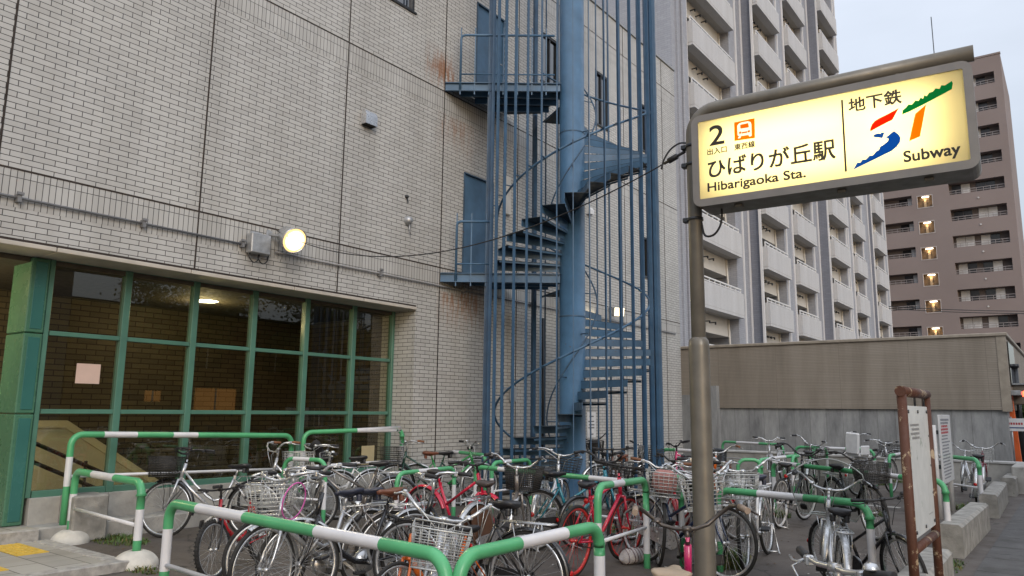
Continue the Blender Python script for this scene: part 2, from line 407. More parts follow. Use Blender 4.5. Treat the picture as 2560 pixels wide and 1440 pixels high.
mb.quad((XW, 21.0, 0), (-26, 21.0, 0), (-26, 21.0, ROOF), (XW, 21.0, ROOF))
mb.quad((-26, -6, zl), (XW, -6, zl), (XW, -6, ROOF), (-26, -6, ROOF)); mb.quad((-26, -6, ROOF-.1), (XW, -6, ROOF-.1), (XW, 21, ROOF-.1), (-26, 21, ROOF-.1))
mb.quad((XG-.3, 9.66, 0), (XW, 9.66, 0), (XW, 9.66, zl), (XG-.3, 9.66, zl))
P(mb, 'wall', M_tile, True)
# upright tile bands, 3 mm proud, each over a dark shadow joint
for (z0, z1) in bands:
    mb = MB(); e = 21.0
    for (a, b) in ((-6, e),):
        ys = [a]+[d for q in doors if q[2] < z1 and q[3] > z0 for d in (q[0], q[1])]+[b]
        for i in range(0, len(ys), 2): mb.quad((XW+.003, ys[i], z0), (XW+.003, ys[i+1], z0), (XW+.003, ys[i+1], z1), (XW+.003, ys[i], z1))
    P(mb, 'tile_band', M_tilev, True)
    mb = MB(); mb.box(XW-.02, XW+.007, -6, 21.0, z1, z1+.022); P(mb, 'joint_strip', M_joint)
mb = MB()
for y in (.55, 2.97, 5.385, 7.84, 10.27, 12.7, 15.15, 17.6, 20.05): 
    mb.box(XW-.02, XW+.005, y-.011, y+.011, zl if y < 9.66 else .1, ROOF-.02)
P(mb, 'joint_strip', M_joint)
mb = MB(); mb.box(XW-.4, XW+.035, -6, 21.03, ROOF, ROOF+.06); mb.box(-26, XW-.4, 20.9, 21.03, ROOF, ROOF+.06); P(mb, 'roof_coping', mat('coping_metal', (.33, .33, .33), .45, .5))
# ledge and soffit over the glazing
mb = MB(); ys = [-6, -3.1, -1.4, .3, 1.98, 3.66, 5.33, 7.0, 8.4, 9.66]
for a, b in zip(ys, ys[1:]): mb.box(XW-.58, XW+.035, a+.006, b-.006, zl-.075, zl-.022, bev=.006)
P(mb, 'ledge', M_ledge)
mb = MB(); mb.box(XW-.58, XW+.012, -6, 9.655, zl-.02, zl+.01); P(mb, 'joint_strip', M_joint)
mb = MB(); mb.box(-13.2, XG+.02, -6, 9.66, zl-.14, zl-.08); P(mb, 'ceiling', mat('interior_ceiling', (.09, .078, .06), .8))
# plinth, step
mb = MB()
for k in range(7):
    a = 3.85+k*.9; b = min(a+.894, 9.655); mb.box(XG-.12, XG+.10, a, b, 0, .50, bev=.006)
P(mb, 'plinth', M_conc)
mb = MB()
for k in range(6): a = 3.85+k*1.1; mb.box(XG+.102, XG+.42, a, min(a+1.09, 9.65), -.1, .2, bev=.015)
P(mb, 'plinth_step', M_conc)
# glazing: mullions, transoms, panes
Y6 = [3.845, 4.78, 5.745, 6.71, 7.69, 8.69, 9.62]; ZT = [.52, 1.5, 2.44, 3.36]
fr = MB()
for i, y in enumerate(Y6):
    w = .05 if 0 < i < 6 else .06; fr.box(XG-.06, XG+.05, y-w/2-(.02 if 0 < i < 6 else 0), y+w/2+(.02 if 0 < i < 6 else 0), .5, 3.36, bev=.006)
for j, z in enumerate(ZT):
    for a, b in zip(Y6, Y6[1:]): fr.box(XG-.05, XG+.035, a+.045, b-.045, z-.028, z+(.055 if j == 0 else .028), bev=.005)
fo = P(fr, 'window_wall', M_gfr)
M_pane = glassm('dark_glass', (.80, .80, .74), 1.75)
for a, b in zip(Y6, Y6[1:]):
    for c, d in zip(ZT, ZT[1:]):
        g = MB(); g.box(XG-.02, XG-.012, a+.035, b-.035, c+.025, d-.025); P(g, 'pane', M_pane, parent=fo)
# green corner pillar, three stacked panels each side
pil = MB()
zz = [.2, 1.47, 2.42, zl-.08]
for a, b in zip(zz, zz[1:]): pil.bbox(XG-.46, XG+.08, 3.60, 3.805, a+.005, b-.005, 0, .012)
po = P(pil, 'pillar', mat('pillar_enamel', lin(72, 114, 92), .28, var=.06, scale=2))
pl = MB()
for a, b in zip(zz, zz[1:]): pl.box(XG+.079, XG+.088, 3.645, 3.775, a+.05, b-.05, bev=.004)
P(pl, 'pillar_panel', mat('pillar_enamel_deep', lin(56, 106, 100), .25, var=.06, scale=2), parent=po)
# inside: brick walls, stair parapet, hand rails, ceiling lamps
M_ibrick = tile('interior_brick', (.135, .112, .068), (.085, .07, .042), (.015, .011, .008), .30, .088, .008, dirt=.4, rough=.6)
mb = MB(); mb.quad((-12.7, -6, -3), (-12.7, 9.9, -3), (-12.7, 9.9, zl), (-12.7, -6, zl)); mb.quad((-12.7, 9.75, -3), (XG-.1, 9.75, -3), (XG-.1, 9.75, zl), (-12.7, 9.75, zl))
P(mb, 'interior_wall', M_ibrick, True)
par = [(3.5, -2.5), (9.6, -2.5), (9.6, -1.6), (6.29, .47), (4.92, 1.36), (3.5, 1.36)]
mb = MB(); mb.prism(par, (-11.6, 0, 0), (0, 1, 0), (0, 0, 1), (-1, 0, 0), .16)
mb.prism([(3.5, 1.26), (4.88, 1.26), (6.29, .34), (6.29, .37), (4.89, 1.29), (3.5, 1.29)], (-11.575, 0, 0), (0, 1, 0), (0, 0, 1), (-1, 0, 0), .025)
P(mb, 'stair_parapet', mat('cream_render', (.72, .64, .42), .8, var=.05, scale=3))
mb = MB()
for dz in (0, -.23): mb.tube([(-10.55, 3.6, 1.26+dz), (-10.55, 4.07, 1.12+dz), (-10.55, 5.33, .52+dz), (-10.55, 8.5, -1.0+dz)], .026, 8)
for y in (4.75, 6.3): mb.tube([(-10.55, y, 1.02-(y-4.3)*.373), (-10.55, y, -1.6)], .022, 8)
P(mb, 'hand_rail', mat('brown_rail', (.05, .032, .022), .4))
mb = MB(); mb.box(-13, XG-.1, 4.3, 9.7, -2.6, -2.5); P(mb, 'stair_floor', M_dark)
lampm = emis('ceiling_lamp_glow', (1, .93, .75), 6)
for (x, y, e) in ((-11.2, 6.66, 12), (-11.0, 2.3, 40)):
    mb = MB(); mb.lathe([(.0, 3.262), (.17, 3.262), (.19, 3.268), (.19, 3.275)], (x, y, 0), n=24); lo = P(mb, 'ceiling_lamp', lampm)
    L = bpy.data.lights.new('ceiling_lamp_light', 'POINT'); L.shadow_soft_size = .16; L.energy = e; L.color = (1, .80, .42)
    ob = link('ceiling_lamp_light', L, None, (x, y, 3.06))
# paper notes on the glass
for (a, b, lab) in (((193, 908), (248, 960), 'blank pale pink paper taped inside the glazing'),):
    p, q = WX(*a, XG-.004), WX(*b, XG-.004); mb = MB(); mb.box(0, .002, p.y, q.y, q.z, p.z)
    tag(mb.build('paper_note', mat('pink_paper', (.62, .45, .38), .8, var=.04), None, loc=(XG-.011, 0, 0)), lab, 'paper notice')
p, q = WX(905, 1115, XG-.004), WX(935, 1160, XG-.004); mb = MB(); mb.box(0, .002, p.y, q.y, q.z, p.z)
tag(mb.build('paper_note', mat('cream_paper', (.5, .42, .25), .8, var=.04), None, loc=(XG-.011, 0, 0)), 'cream paper notice low in the glazing behind the end railing', 'paper notice')
# windows of the tile wall
M_wpane = glassm('sky_glass', (.10, .10, .11), 2.6)
for (a, b, c, d) in wins:
    f = MB(); t = .05
    f.box(XW-.1, XW-.015, a+.003, b-.003, c+.003, c+t); f.box(XW-.1, XW-.015, a+.003, b-.003, d-t, d-.003); f.box(XW-.1, XW-.015, a+.003, a+t, c+t, d-t); f.box(XW-.1, XW-.015, b-t, b-.003, c+t, d-t)
    f.box(XW-.085, XW-.03, a+(b-a)*.55-.02, a+(b-a)*.55+.02, c+t, d-t); f.box(XW-.12, XW+.03, a-.03, b+.03, c-.03, c+.002)
    wo = P(f, 'window', M_alu); g = MB(); g.box(XW-.075, XW-.068, a+t, b-t, c+t, d-t); P(g, 'pane', M_wpane, parent=wo)
    g = MB(); g.quad((XW-.098, a, c), (XW-.098, b, c), (XW-.098, b, d), (XW-.098, a, d)); P(g, 'blind', M_dark, parent=wo)
# blue steel doors
for (a, b, c, d) in doors:
    f = MB(); f.box(XW-.06, XW-.02, a+.02, b-.02, c, d-.02, bev=.004); do = P(f, 'door', M_blue)
    f = MB(); f.box(XW-.055, XW+.02, a, a+.025, c, d); f.box(XW-.055, XW+.02, b-.025, b, c, d); f.box(XW-.055, XW+.025, a, b, d-.025, d+.0); P(f, 'door_frame', M_blued, parent=do)
    f = MB(); f.tube([(XW-.02, b-.12, c+1.0), (XW+.04, b-.12, c+1.0), (XW+.04, b-.24, c+1.0)], .012, 8); P(f, 'handle', M_silver, parent=do)
# small fittings on the tile wall ---------------------------------------------------
p = WX(917, 302, XW)
t = thing('vent_hood', 'silver vent hood on the tiled wall above the floodlight', 'vent', p); mb = MB()
prof = [(0, .17), (.05, .168), (.10, .13), (.13, .06), (.13, -.1), (.10, -.1), (0, -.1)]
mb.prism(prof, (0, -.13, 0), (1, 0, 0), (0, 0, 1), (0, 1, 0), .26); mb.build('hood', M_silver, t)
mb = MB(); mb.box(.01, .12, -.11, .11, -.112, -.101); mb.build('grille', M_dark, t)
p = WX(1471, 530, XW); t = thing('vent_hood', 'small white vent hood on the tiled wall right of the stair column', 'vent', p); mb = MB()
mb.prism([(q[0]*.8, q[1]*.7) for q in prof], (0, -.1, 0), (1, 0, 0), (0, 0, 1), (0, 1, 0), .2); mb.build('hood', M_white, t)
for (px, py, lab, sx) in ((1018, 552, 'old grey bell shaped fitting on the tiled wall left of the blue door', 1), (1016, 492, 'tiny dark bracket stub on the tiled wall above the grey fitting', .45)):
    p = WX(px, py, XW); t = thing('wall_fitting', lab, 'fitting', p); mb = MB(); mb.lathe([(0, .10*sx), (.05*sx, .10*sx), (.075*sx, .05*sx), (.085*sx, 0)], axis='X', n=14); mb.tube([(.05*sx, 0, -.03), (.06*sx, .02, -.2*sx), (.05*sx, .05*sx, -.25*sx)], .009, 6); mb.build('fitting_body', M_galv if sx == 1 else M_alu, t)
# conduit along the band
zc = 3.875; M_cond = mat('conduit_grey', (.23, .23, .235), .5, .3)
t = thing('conduit_pipe', 'thin grey conduit clamped along the tiled wall above the ledge', 'conduit', (XW, 0, zc)); mb = MB()
mb.tube([(.04, -5.5, 0), (.04, 6.2, 0)], .016, 8); mb.tube([(.04, 6.62, -.02), (.04, 20.6, -.02)], .016, 8); mb.build('pipe', M_cond, t)
for y in (1.7, 3.2, 4.62, 6.05, 8.72, 10.9, 13.2, 15.6):
    mb = MB(); mb.box(0, .085, y-.02, y+.02, -.05 if y < 6.3 else -.07, .045 if y < 6.3 else .025); mb.box(.07, .10, y-.035, y+.035, .03, .06) ; mb.build('clamp', M_cond, t)
# junction box and floodlight
p = WX(645, 612, XW+.08); t = thing('junction_box', 'grey steel junction box left of the round floodlight', 'junction box', (XW, p.y, p.z)); mb = MB(); mb.bbox(.02, .17, -.16, .16, -.14, .15, 0, .012); mb.box(.0, .02, -.1, .1, -.2, .2); mb.build('box', M_galv, t)
mb = MB()
for (a, b, c) in ((-.12, -.02, -.16), (.03, .13, -.2)): mb.tube(smooth([Vector((.08, a, -.13)), Vector((.09, a-.02, -.2)), Vector((.1, (a+b)/2, -.27)), Vector((.09, b+.03, -.22)), Vector((.08, b+.06, -.1))]), .008, 6)
mb.build('cable', M_black, t)
def flood(name, label, head, d, R, L, mount, back=True, power=0, square=False):
    t = thing(name, label, 'floodlight', mount); m0 = Vector(mount); h = Vector(head)-m0; d = Vector(d).normalized()
    mb = MB(); mb.box(0, .015, -.05, .05, -.07, .07); mb.tube([(.01, 0, 0), h*.5+Vector((0, 0, .02)), h-d*L*.5], .022, 8); mb.build('bracket', M_galv, t)
    q = d.to_track_quat('Z', 'Y').to_matrix().to_4x4(); q.translation = h
    mb = MB()
    if square: mb.bbox(-R, R, -R*.8, R*.8, -L, 0, 0, .03)
    else: mb.lathe([(.0, -L-.06), (R*.55, -L-.05), (R*.72, -L), (R*.86, -L*.45), (R, -.03), (R*1.03, 0), (R*.97, .002), (R*.93, -.015)], n=28)
    o = mb.build('lamp_housing', M_silver if not square else M_galv, t); o.matrix_local = q
    mb = MB()
    if square: mb.box(-R*.86, R*.86, -R*.68, R*.68, .001, .012)
    else: mb.lathe([(0, .03), (R*.4, .024), (R*.78, .006)], n=28); mb.lathe([(R*.78, .006), (R*.95, -.012)], n=28, m=1)
    o = mb.build('lamp_glass', [emis('floodlight_glow', (1, .84, .54), 1.2), emis('floodlight_rim_glow', (1, .66, .26), .62)], t); o.matrix_local = q
    Lm = bpy.data.lights.new('floodlight_beam', 'AREA'); Lm.shape = 'DISK'; Lm.size = R*1.6; Lm.energy = power; Lm.color = (1, .84, .55)
    ob = link('floodlight_beam', Lm); mm = (-d).to_track_quat('Z', 'Y').to_matrix().to_4x4(); mm.translation = Vector(head)+d*.05; ob.matrix_world = mm
    return t
hd = WX(737, 602, XW+.42); mt = WX(672, 588, XW)
flood('floodlight', 'big round lit floodlight on the tiled wall above the glazing', hd, (1.0, -.12, -.48), .19, .30, mt, power=20)
hd2 = WX(1548, 780, XW+.35); mt2 = WX(1522, 772, XW)
flood('floodlight', 'small square lit floodlight on the wall behind the spiral staircase', hd2, (.7, -.5, -.15), .15, .16, mt2, power=8, square=True)
p = WX(1263, 490, XW); t = thing('wall_lamp', 'white slim box lamp beside the lower blue door', 'lamp', p); mb = MB(); mb.bbox(0, .09, -.1, .1, -.42, .42, 0, .015); mb.build('lamp_body', mat('lamp_white', (.6, .6, .58), .4), t)
p = WX(1478, 1062, XW); t = thing('wall_notice', 'white notice plate on the tiled wall behind the stair column', 'sign', p); mb = MB(); mb.box(.004, .012, -.2, .2, -.3, .3); mb.build('plate', M_white, t)
mb = MB()
for i, (z, w) in enumerate(((.2, .1), (.08, .15), (.0, .13), (-.07, .15), (-.22, .08))): mb.box(.0125, .0135, -w, w-.03*(i % 2), z-.014, z+.014)
mb.build('lettering', mat('grey_ink', (.12, .12, .13), .6), t)

# ------------------------------------------------------------------ spiral staircase
CX, CY = -7.48, 11.88
ss = thing('spiral_staircase', 'blue steel spiral staircase in a cage of vertical bars', 'staircase', (CX, CY, 0))
mb = MB(); mb.lathe([(.33, 0), (.33, .04), (.245, .045), (.245, 16)], n=40); mb.build('column', M_blue, ss)
mb = MB()
for k in range(4): mb.lathe([(.2455, 3.3+3.6*k), (.249, 3.305+3.6*k), (.249, 3.325+3.6*k), (.2455, 3.33+3.6*k)], n=40)
mb.build('column_joint', M_blued, ss)
RI, RO, DA, RISE = .235, 1.46, RAD(16.6), .2
LA = RAD(216.87)
def tread_mesh():
    mb = MB(); ap = DA*1.02; n = 5
    top = [(RI*cos(ap*i/n-.02), RI*sin(ap*i/n-.02)) for i in range(n+1)]; out = [(RO*cos(ap*i/n-.02), RO*sin(ap*i/n-.02)) for i in range(n+1)]
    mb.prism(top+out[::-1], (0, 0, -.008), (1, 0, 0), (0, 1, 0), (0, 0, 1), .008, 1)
    # front skirt, deeper at the column, and back upstand
    a = -.02; d = Vector((cos(a), sin(a), 0)); nrm = Vector((-sin(a), cos(a), 0))
    mb.prism([(RI, -.005), (RO, -.005), (RO, -.125), (RI, -.145)], nrm*.0, d, (0, 0, 1), nrm, .008)
    mb.prism([(RI, -.012), (RO*.98, -.012), (RO*.98, -.045), (RI, -.05)], (0, 0, 0), (cos(ap-.02), sin(ap-.02), 0), (0, 0, 1), (-sin(ap-.02), cos(ap-.02), 0), .006)
    return mb
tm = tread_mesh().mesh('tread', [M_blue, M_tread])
ntr = 0
def tread(ang, z):
    global ntr
    o = link('tread', tm, ss, (0, 0, z)); o.rotation_euler = (0, 0, ang); ntr += 1
Z1, Z2, Z3 = 4.12, 7.91, 11.69
A1 = LA+2*pi          # landing 1 ends (near edge) here
LAND = RAD(68)
def zang(a):          # tread height by running angle
    s1 = A1-LAND; k1 = Z1-(s1-a)/DA*RISE
    return k1
flights = []
n1 = int((Z1-.05)/RISE)
for k in range(1, n1+1): tread(A1-LAND-DA*k, Z1-RISE*k)
hel = [[(A1-LAND-DA*n1, Z1-RISE*n1), (A1-LAND, Z1)]]
nfl = int(round((2*pi-LAND)/DA)); d2 = (2*pi-LAND)/nfl; r2 = (Z2-Z1)/(nfl+1)
for f, (za, zb) in enumerate(((Z1, Z2),)):
    a0 = A1+2*pi*f
    for k in range(nfl): tread(a0+d2*k, za+r2*(k+1))
    hel.append([(a0, za+r2*.5), (a0+d2*nfl, zb)])
# landings
for (z, f) in ((Z1, 0), (Z2, 1)):
    a0 = A1-LAND; pts = [(.24*cos(a0), .24*sin(a0))]
    aw = (XW+.012-CX)
    pe = Vector((cos(LA), sin(LA))); near = Vector((aw, -1.60))        # where the near edge meets the wall
    far = Vector((aw, near.y+1.95))
    fa = Vector((cos(a0), sin(a0)))*RO
    poly = [(.24*cos(LA)+.09, .24*sin(LA)-.12), tuple(near), tuple(far), tuple(fa), (.24*cos(a0), .24*sin(a0))]
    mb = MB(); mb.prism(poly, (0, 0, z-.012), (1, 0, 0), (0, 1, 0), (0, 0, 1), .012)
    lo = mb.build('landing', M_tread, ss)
    mb = MB(); e0, e1 = Vector((*poly[0], z-.1)), Vector((*poly[1], z-.1)); s = (e1-e0).normalized(); nn = Vector((s.y, -s.x, 0))
    if nn.dot(Vector((.6, -.8, 0))) < 0: nn = -nn
    for dz, h, w in ((0, .17, .012), (.08, .012, .05), (-.08, .012, .05)): mb.obox((e0+e1)/2+Vector((0, 0, dz))+nn*(w/2 if w > .02 else 0), s*((e1-e0).length/2), nn*(w/2), (0, 0, h/2))
    mb.obox(e1-s*.006+Vector((0, 0, 0))-nn*.07, s*.006, nn*.07, (0, 0, .085))
    for q in (.45, .9, 1.4): mb.bar((near.x, near.y+q, z-.07), (poly[3][0]*q/1.9, poly[3][1]*q/1.9+.0, z-.07), .05, .11)
    mb.build('landing_beam', M_blue, lo)
    mb = MB(); L = (e1-e0).length; r0, r1 = (RO+.05 if z < 5 else .35), L-.05
    def at(r, h): return Vector((*poly[0], 0))+s*(r-.24)+nn*.03+Vector((0, 0, z+h))
    mb.tube([at(r0, .98), at(r1-.08, .98), at(r1-.02, .96), at(r1, .9), at(r1, -.16)], .024, 8)
    mb.tube([at(r0, .16), at(r1, .16)], .016, 8)
    for q in range(1, 10):
        r = r1-.28*q
        if r < r0: break
        mb.bar(at(r, 1.14), at(r, -.26), .022, .012, nn)
    mb.bar(at(r1-.0, 1.14), at(r1, -.26), .022, .012, nn)
    mb.build('landing_rail', M_blue, lo)
# cage bars, end posts, helical hand rails
NB = 36; RC = 1.60
bm = MB(); bm.box(-.030, .030, -.0075, .0075, .02, 15.5); bme = bm.mesh('cage_bar', M_blueb)
pm = MB(); pm.box(-.05, .05, -.035, .035, 0, 15.5); pme = pm.mesh('cage_post', M_blueb)
for k in range(NB):
    a = LA+RAD(6)+2*pi*k/NB
    da = (a-LA) % (2*pi)
    if da > 2*pi-LAND+RAD(4) : continue
    o = link('cage_bar', bme, ss, (RC*cos(a), RC*sin(a), 0)); o.rotation_euler = (0, 0, a)
for a in (LA-RAD(1.5), LA+RAD(2.8), LA-LAND+RAD(3), LA+pi-RAD(2), LA+pi+RAD(4)):
    o = link('cage_post', pme, ss, ((RC+.01)*cos(a), (RC+.01)*sin(a), 0)); o.rotation_euler = (0, 0, a)
def helix(r, h, f, ext=0):
    (a0, z0), (a1, z1) = hel[f]; n = 60
    return [Vector((r*cos(a0+(a1-a0)*i/n), r*sin(a0+(a1-a0)*i/n), z0+(z1-z0)*i/n+h)) for i in range(n+1)]
for f in range(2):
    pts = helix(1.44, .92, f)
    if f == 0:
        a = hel[0][0][0]; e = pts[0]; pts = [e+Vector((sin(a)*.25, -cos(a)*.25, -.95)), e+Vector((sin(a)*.25, -cos(a)*.25, -.12)), e+Vector((sin(a)*.12, -cos(a)*.12, -.03))]+pts
    mb = MB(); mb.tube(pts, .021, 8)
    for k in range(NB*2):
        a = LA+RAD(6)+2*pi*k/NB+2*pi*(f-1 if f else -1)+ (2*pi if f else 2*pi)
        (a0, z0), (a1, z1) = hel[f]
        if a0 < a < a1:
            z = z0+(z1-z0)*(a-a0)/(a1-a0)+.92; mb.bar((1.44*cos(a), 1.44*sin(a), z), (1.59*cos(a), 1.59*sin(a), z), .03, .012)
    mb.build('hand_rail', M_blue, ss)
    mb = MB(); ip = helix(.47, .86, f); mb.tube(ip, .015, 7)
    for q in range(6, 60, 12): v = ip[q]; mb.tube([v, Vector((v.x*.5, v.y*.5, v.z))], .01, 6)
    mb.build('inner_rail', M_blued, ss)
mb = MB(); mb.box(CX-1.0, CX+1.2, CY-.9, CY+1.2, .0, .05, bev=.01); tag(mb.build('stair_slab', M_conc), kind='structure')
# down pipes on the wall behind the stair
for (px, lab) in ((1276, 'dark thin drain pipe on the tiled wall behind the stair cage'), (1352, 'dark second drain pipe on the tiled wall nearer the stair column')):
    p = WX(px, 900, XW); t = thing('drain_pipe', lab, 'pipe', (XW, p.y, 0)); mb = MB(); mb.tube([(.06, 0, .02), (.06, 0, 3.6)], .03, 8); mb.build('pipe', M_alu, t)
    mb = MB(); mb.bbox(.03, .12, -.07, .07, 1.75, 2.05, 0, .01); mb.build('switch_box', M_galv, t) if px < 1300 else None
# ------------------------------------------------------------------ subway sign
SK = 1.10
SA, SW, SH = .061, 1.671*SK, .583*SK
S0 = CAMP+(Vector((-2.056, 5.0, 3.094))-CAMP)*SK
sU = Vector((cos(SA), sin(SA), 0)); sN = Vector((-sin(SA), cos(SA), 0))      # sN points away from the camera
sg = thing('subway_sign', 'lit yellow subway entrance sign hung from a bent steel pole', 'sign', (S0.x, S0.y, 0), SA)
def SP(px, py):
    d = ray(px, py); t = (S0-CAMP).dot(sN)/d.dot(sN); q = CAMP+d*t-S0; return q.dot(sU), q.z
zb = S0.z
M_steel = mat('brown_grey_steel', lin(112, 107, 98), .42, .25, var=.14, scale=5)
M_frame = mat('sign_frame_alu', lin(132, 126, 120), .38, .5, var=.08, scale=6)
px_, py_ = -.12, .21
mb = MB()
zt = S0.z+SH+.185
xe = SP(2425, 130)[0]+.02
path = [Vector((px_, py_, 0)), Vector((px_, py_, zt-.2))]+arc((px_+.2, py_, zt-.2), (-1, 0, 0), (0, 0, 1), .2, 0, pi/2, 8)[1:]+[Vector((xe, py_, zt))]
mb.tube(path, .057, 20); mb.build('pole', M_steel, sg)
mb = MB(); mb.lathe([(.082, 0), (.082, 2.10), (.076, 2.15), (.058, 2.17)], (px_, py_, 0), n=20); mb.build('pole_sleeve', M_steel, sg)
mb = MB()
for z in (zb+.53, zb+.37, zb-.10): mb.lathe([(.058, z-.012), (.066, z-.012), (.066, z+.012), (.058, z+.012)], (px_, py_, 0), n=16); mb.bbox(px_-.1, px_-.05, py_-.03, py_+.03, z-.02, z+.02, 0, .006)
mb.build('clamp_band', M_alu, sg)
mb = MB()
for x in (SP(1885, 250)[0], SP(2235, 175)[0]): mb.tube([(x, py_, zt), (x, py_, S0.z+SH+.04)], .035, 12)
mb.tube([(px_+.02, py_, zb+.20), (px_+.12, py_, zb+.20)], .045, 12)
mb.build('hanger', M_steel, sg)
# cabinet: rounded corners, open at the front behind the frame
D = .30; BW = .055
def rrect(x0, x1, z0, z1, r, n=5):
    p = []
    for (cx, cz, a) in ((x1-r, z1-r, 0), (x0+r, z1-r, pi/2), (x0+r, z0+r, pi), (x1-r, z0+r, 3*pi/2)):
        for i in range(n+1): p.append((cx+r*cos(a+pi/2*i/n), cz+r*sin(a+pi/2*i/n)))
    return p
oc = rrect(-BW, SW+BW, zb-BW-.005, zb+SH+BW, .07); ic = rrect(0, SW, zb, zb+SH, .012)
mb = MB(); k = len(oc)
for i in range(k):
    j = (i+1) % k; a, b, c, d = oc[i], oc[j], ic[j], ic[i]
    mb.quad((b[0], -.012, b[1]), (a[0], -.012, a[1]), (d[0], -.012, d[1]), (c[0], -.012, c[1]))
    mb.quad((a[0], -.012, a[1]), (b[0], -.012, b[1]), (b[0], D, b[1]), (a[0], D, a[1]), 1)
    mb.quad((d[0], .03, d[1]), (c[0], .03, c[1]), (c[0], -.012, c[1]), (d[0], -.012, d[1]))
mb.poly([(q[0], D, q[1]) for q in oc][::-1], 1)
for x in (SP(2100, 470)[0], SP(1840, 515)[0], SP(2320, 430)[0]): mb.bbox(x-.03, x+.03, .05, .11, zb-BW-.03, zb-BW-.004, 1, .006)
box = mb.build('sign_box', [M_frame, M_steel], sg)
# translucent face lit from behind by tubes
m, t_, n_, l_, b_ = nt('sign_face'); n_.remove(b_)
tr = n_.new('ShaderNodeBsdfTranslucent'); tr.inputs[0].default_value = (.95, .80, .40, 1)
df = n_.new('ShaderNodeBsdfDiffuse'); df.inputs[0].default_value = (.70, .62, .38, 1)
mx = n_.new('ShaderNodeMixShader'); mx.inputs[0].default_value = .35; l_.new(tr.outputs[0], mx.inputs[1]); l_.new(df.outputs[0], mx.inputs[2]); l_.new(mx.outputs[0], n_['Material Output'].inputs[0])
mb = MB(); mb.quad((SW, 0, zb), (0, 0, zb), (0, 0, zb+SH), (SW, 0, zb+SH))
mb.build('face', m, box)
mb = MB(); mb.quad((0.005, .2, zb), (SW-.005, .2, zb), (SW-.005, .2, zb+SH), (0.005, .2, zb+SH)); mb.build('reflector', M_white, box)
SMW = Matrix.Translation((S0.x, S0.y, 0)) @ Matrix.Rotation(SA, 4, 'Z')
for (x0, x1, dz, e) in ((.10, SW*.60, .15, 2.2), (.10, SW*.60, -.13, 2.2), (SW*.62, SW-.20, .12, 1.15), (SW*.62, SW-.20, -.14, 1.1)):
    L = bpy.data.lights.new('sign_tube', 'AREA'); L.shape = 'RECTANGLE'; L.size = x1-x0; L.size_y = .14; L.energy = e; L.color = (1, .93, .68)
    ob = link('sign_tube', L); ob.matrix_world = SMW @ (Matrix.Translation(((x0+x1)/2, .185, zb+SH/2+dz)) @ Matrix.Rotation(-pi/2, 4, 'X'))
# lettering and emblem
def ink(name, c):
    m, t, n, l, b = nt(name); b.inputs['Base Color'].default_value = (*c, 1); b.inputs['Roughness'].default_value = .5; return m
def colm(name, c, k):                     # coloured film on the lit face lets the tube light through
    m, t, n, l, b = nt(name); n.remove(b)
    tr = n.new('ShaderNodeBsdfTranslucent'); tr.inputs[0].default_value = (*c, 1); df = n.new('ShaderNodeBsdfDiffuse'); df.inputs[0].default_value = (*c, 1)
    mx = n.new('ShaderNodeMixShader'); mx.inputs[0].default_value = k; l.new(tr.outputs[0], mx.inputs[1]); l.new(df.outputs[0], mx.inputs[2]); l.new(mx.outputs[0], n['Material Output'].inputs[0]); return m
M_ink = ink('sign_ink', (.016, .011, .008))
def text_mesh(body, bold=0.0):
    cu = bpy.data.curves.new('text', 'FONT'); cu.body = body; cu.size = 1; cu.offset = bold; cu.resolution_u = 6
    o = bpy.data.objects.new('text', cu); COL.objects.link(o); dg = bpy.context.evaluated_depsgraph_get()
    me = bpy.data.meshes.new_from_object(o.evaluated_get(dg)); bpy.data.objects.remove(o); return me
def lettering(name, body, x0, x1, z0, z1, y, parent, mt, bold=.0):
    """text fitted into x0..x1, z0..z1 of the local XZ plane, facing -y"""
    me = text_mesh(body, bold); xs = [v.co.x for v in me.vertices]; ys = [v.co.y for v in me.vertices]
    ax, bx, ay, by = min(xs), max(xs), min(ys), max(ys)
    for v in me.vertices:
        v.co = Vector((x0+(v.co.x-ax)/(bx-ax)*(x1-x0), y, z0+(v.co.y-ay)/(by-ay)*(z1-z0)))
    me.materials.clear(); me.materials.append(mt); me.name = name; me.update(); return link(name, me, parent)
def cs(x, y): return 1650+x/2.977, 80+y/2.977          # coordinates read off the enlarged photograph
def embolden(o, dx, n=3):
    me = o.data; vs = [v.co.copy() for v in me.vertices]; fs = [tuple(p.vertices) for p in me.polygons]; k = len(vs); V_, F_ = [], []
    for i in range(n):
        for j in range(n):
            b = len(V_); sh = Vector(((i-(n-1)/2)*dx, -.00012*(i*n+j), (j-(n-1)/2)*dx)); V_ += [tuple(v+sh) for v in vs]; F_ += [tuple(b+q for q in f) for f in fs]
    m2 = bpy.data.meshes.new(me.name); m2.from_pydata(V_, [], F_); m2.materials.append(M_ink); o.data = m2
def sgt(name, body, bl, br, tl, bold=.0):
    (x0, z0), (x1, z1), (x2, z2) = SP(*cs(*bl)), SP(*cs(*br)), SP(*cs(*tl)); z = (z0+z1)/2
    o = lettering(name, body, x0, x1, zb+z, zb+z2+(z-z0), -.003, box, M_ink, min(bold, .004))
    embolden(o, (.0013 if bold < .02 else .0020 if bold < .031 else .0024) if ord(body[0]) > 255 else .0019)
sgt('lettering', '2', (372, 846), (480, 832), (372, 702), .018)
sgt('lettering', '出入口', (354, 920), (498, 893), (354, 873), .015)
sgt('lettering', '東西線', (556, 882), (708, 856), (556, 835), .015)
sgt('lettering', 'ひばりが丘駅', (362, 1088), (1308, 945), (362, 950), .032)
sgt('lettering', 'Hibarigaoka Sta.', (358, 1212), (1086, 1100), (358, 1128), .03)
sgt('lettering', '地下鉄', (1408, 600), (1800, 530), (1408, 497), .025)
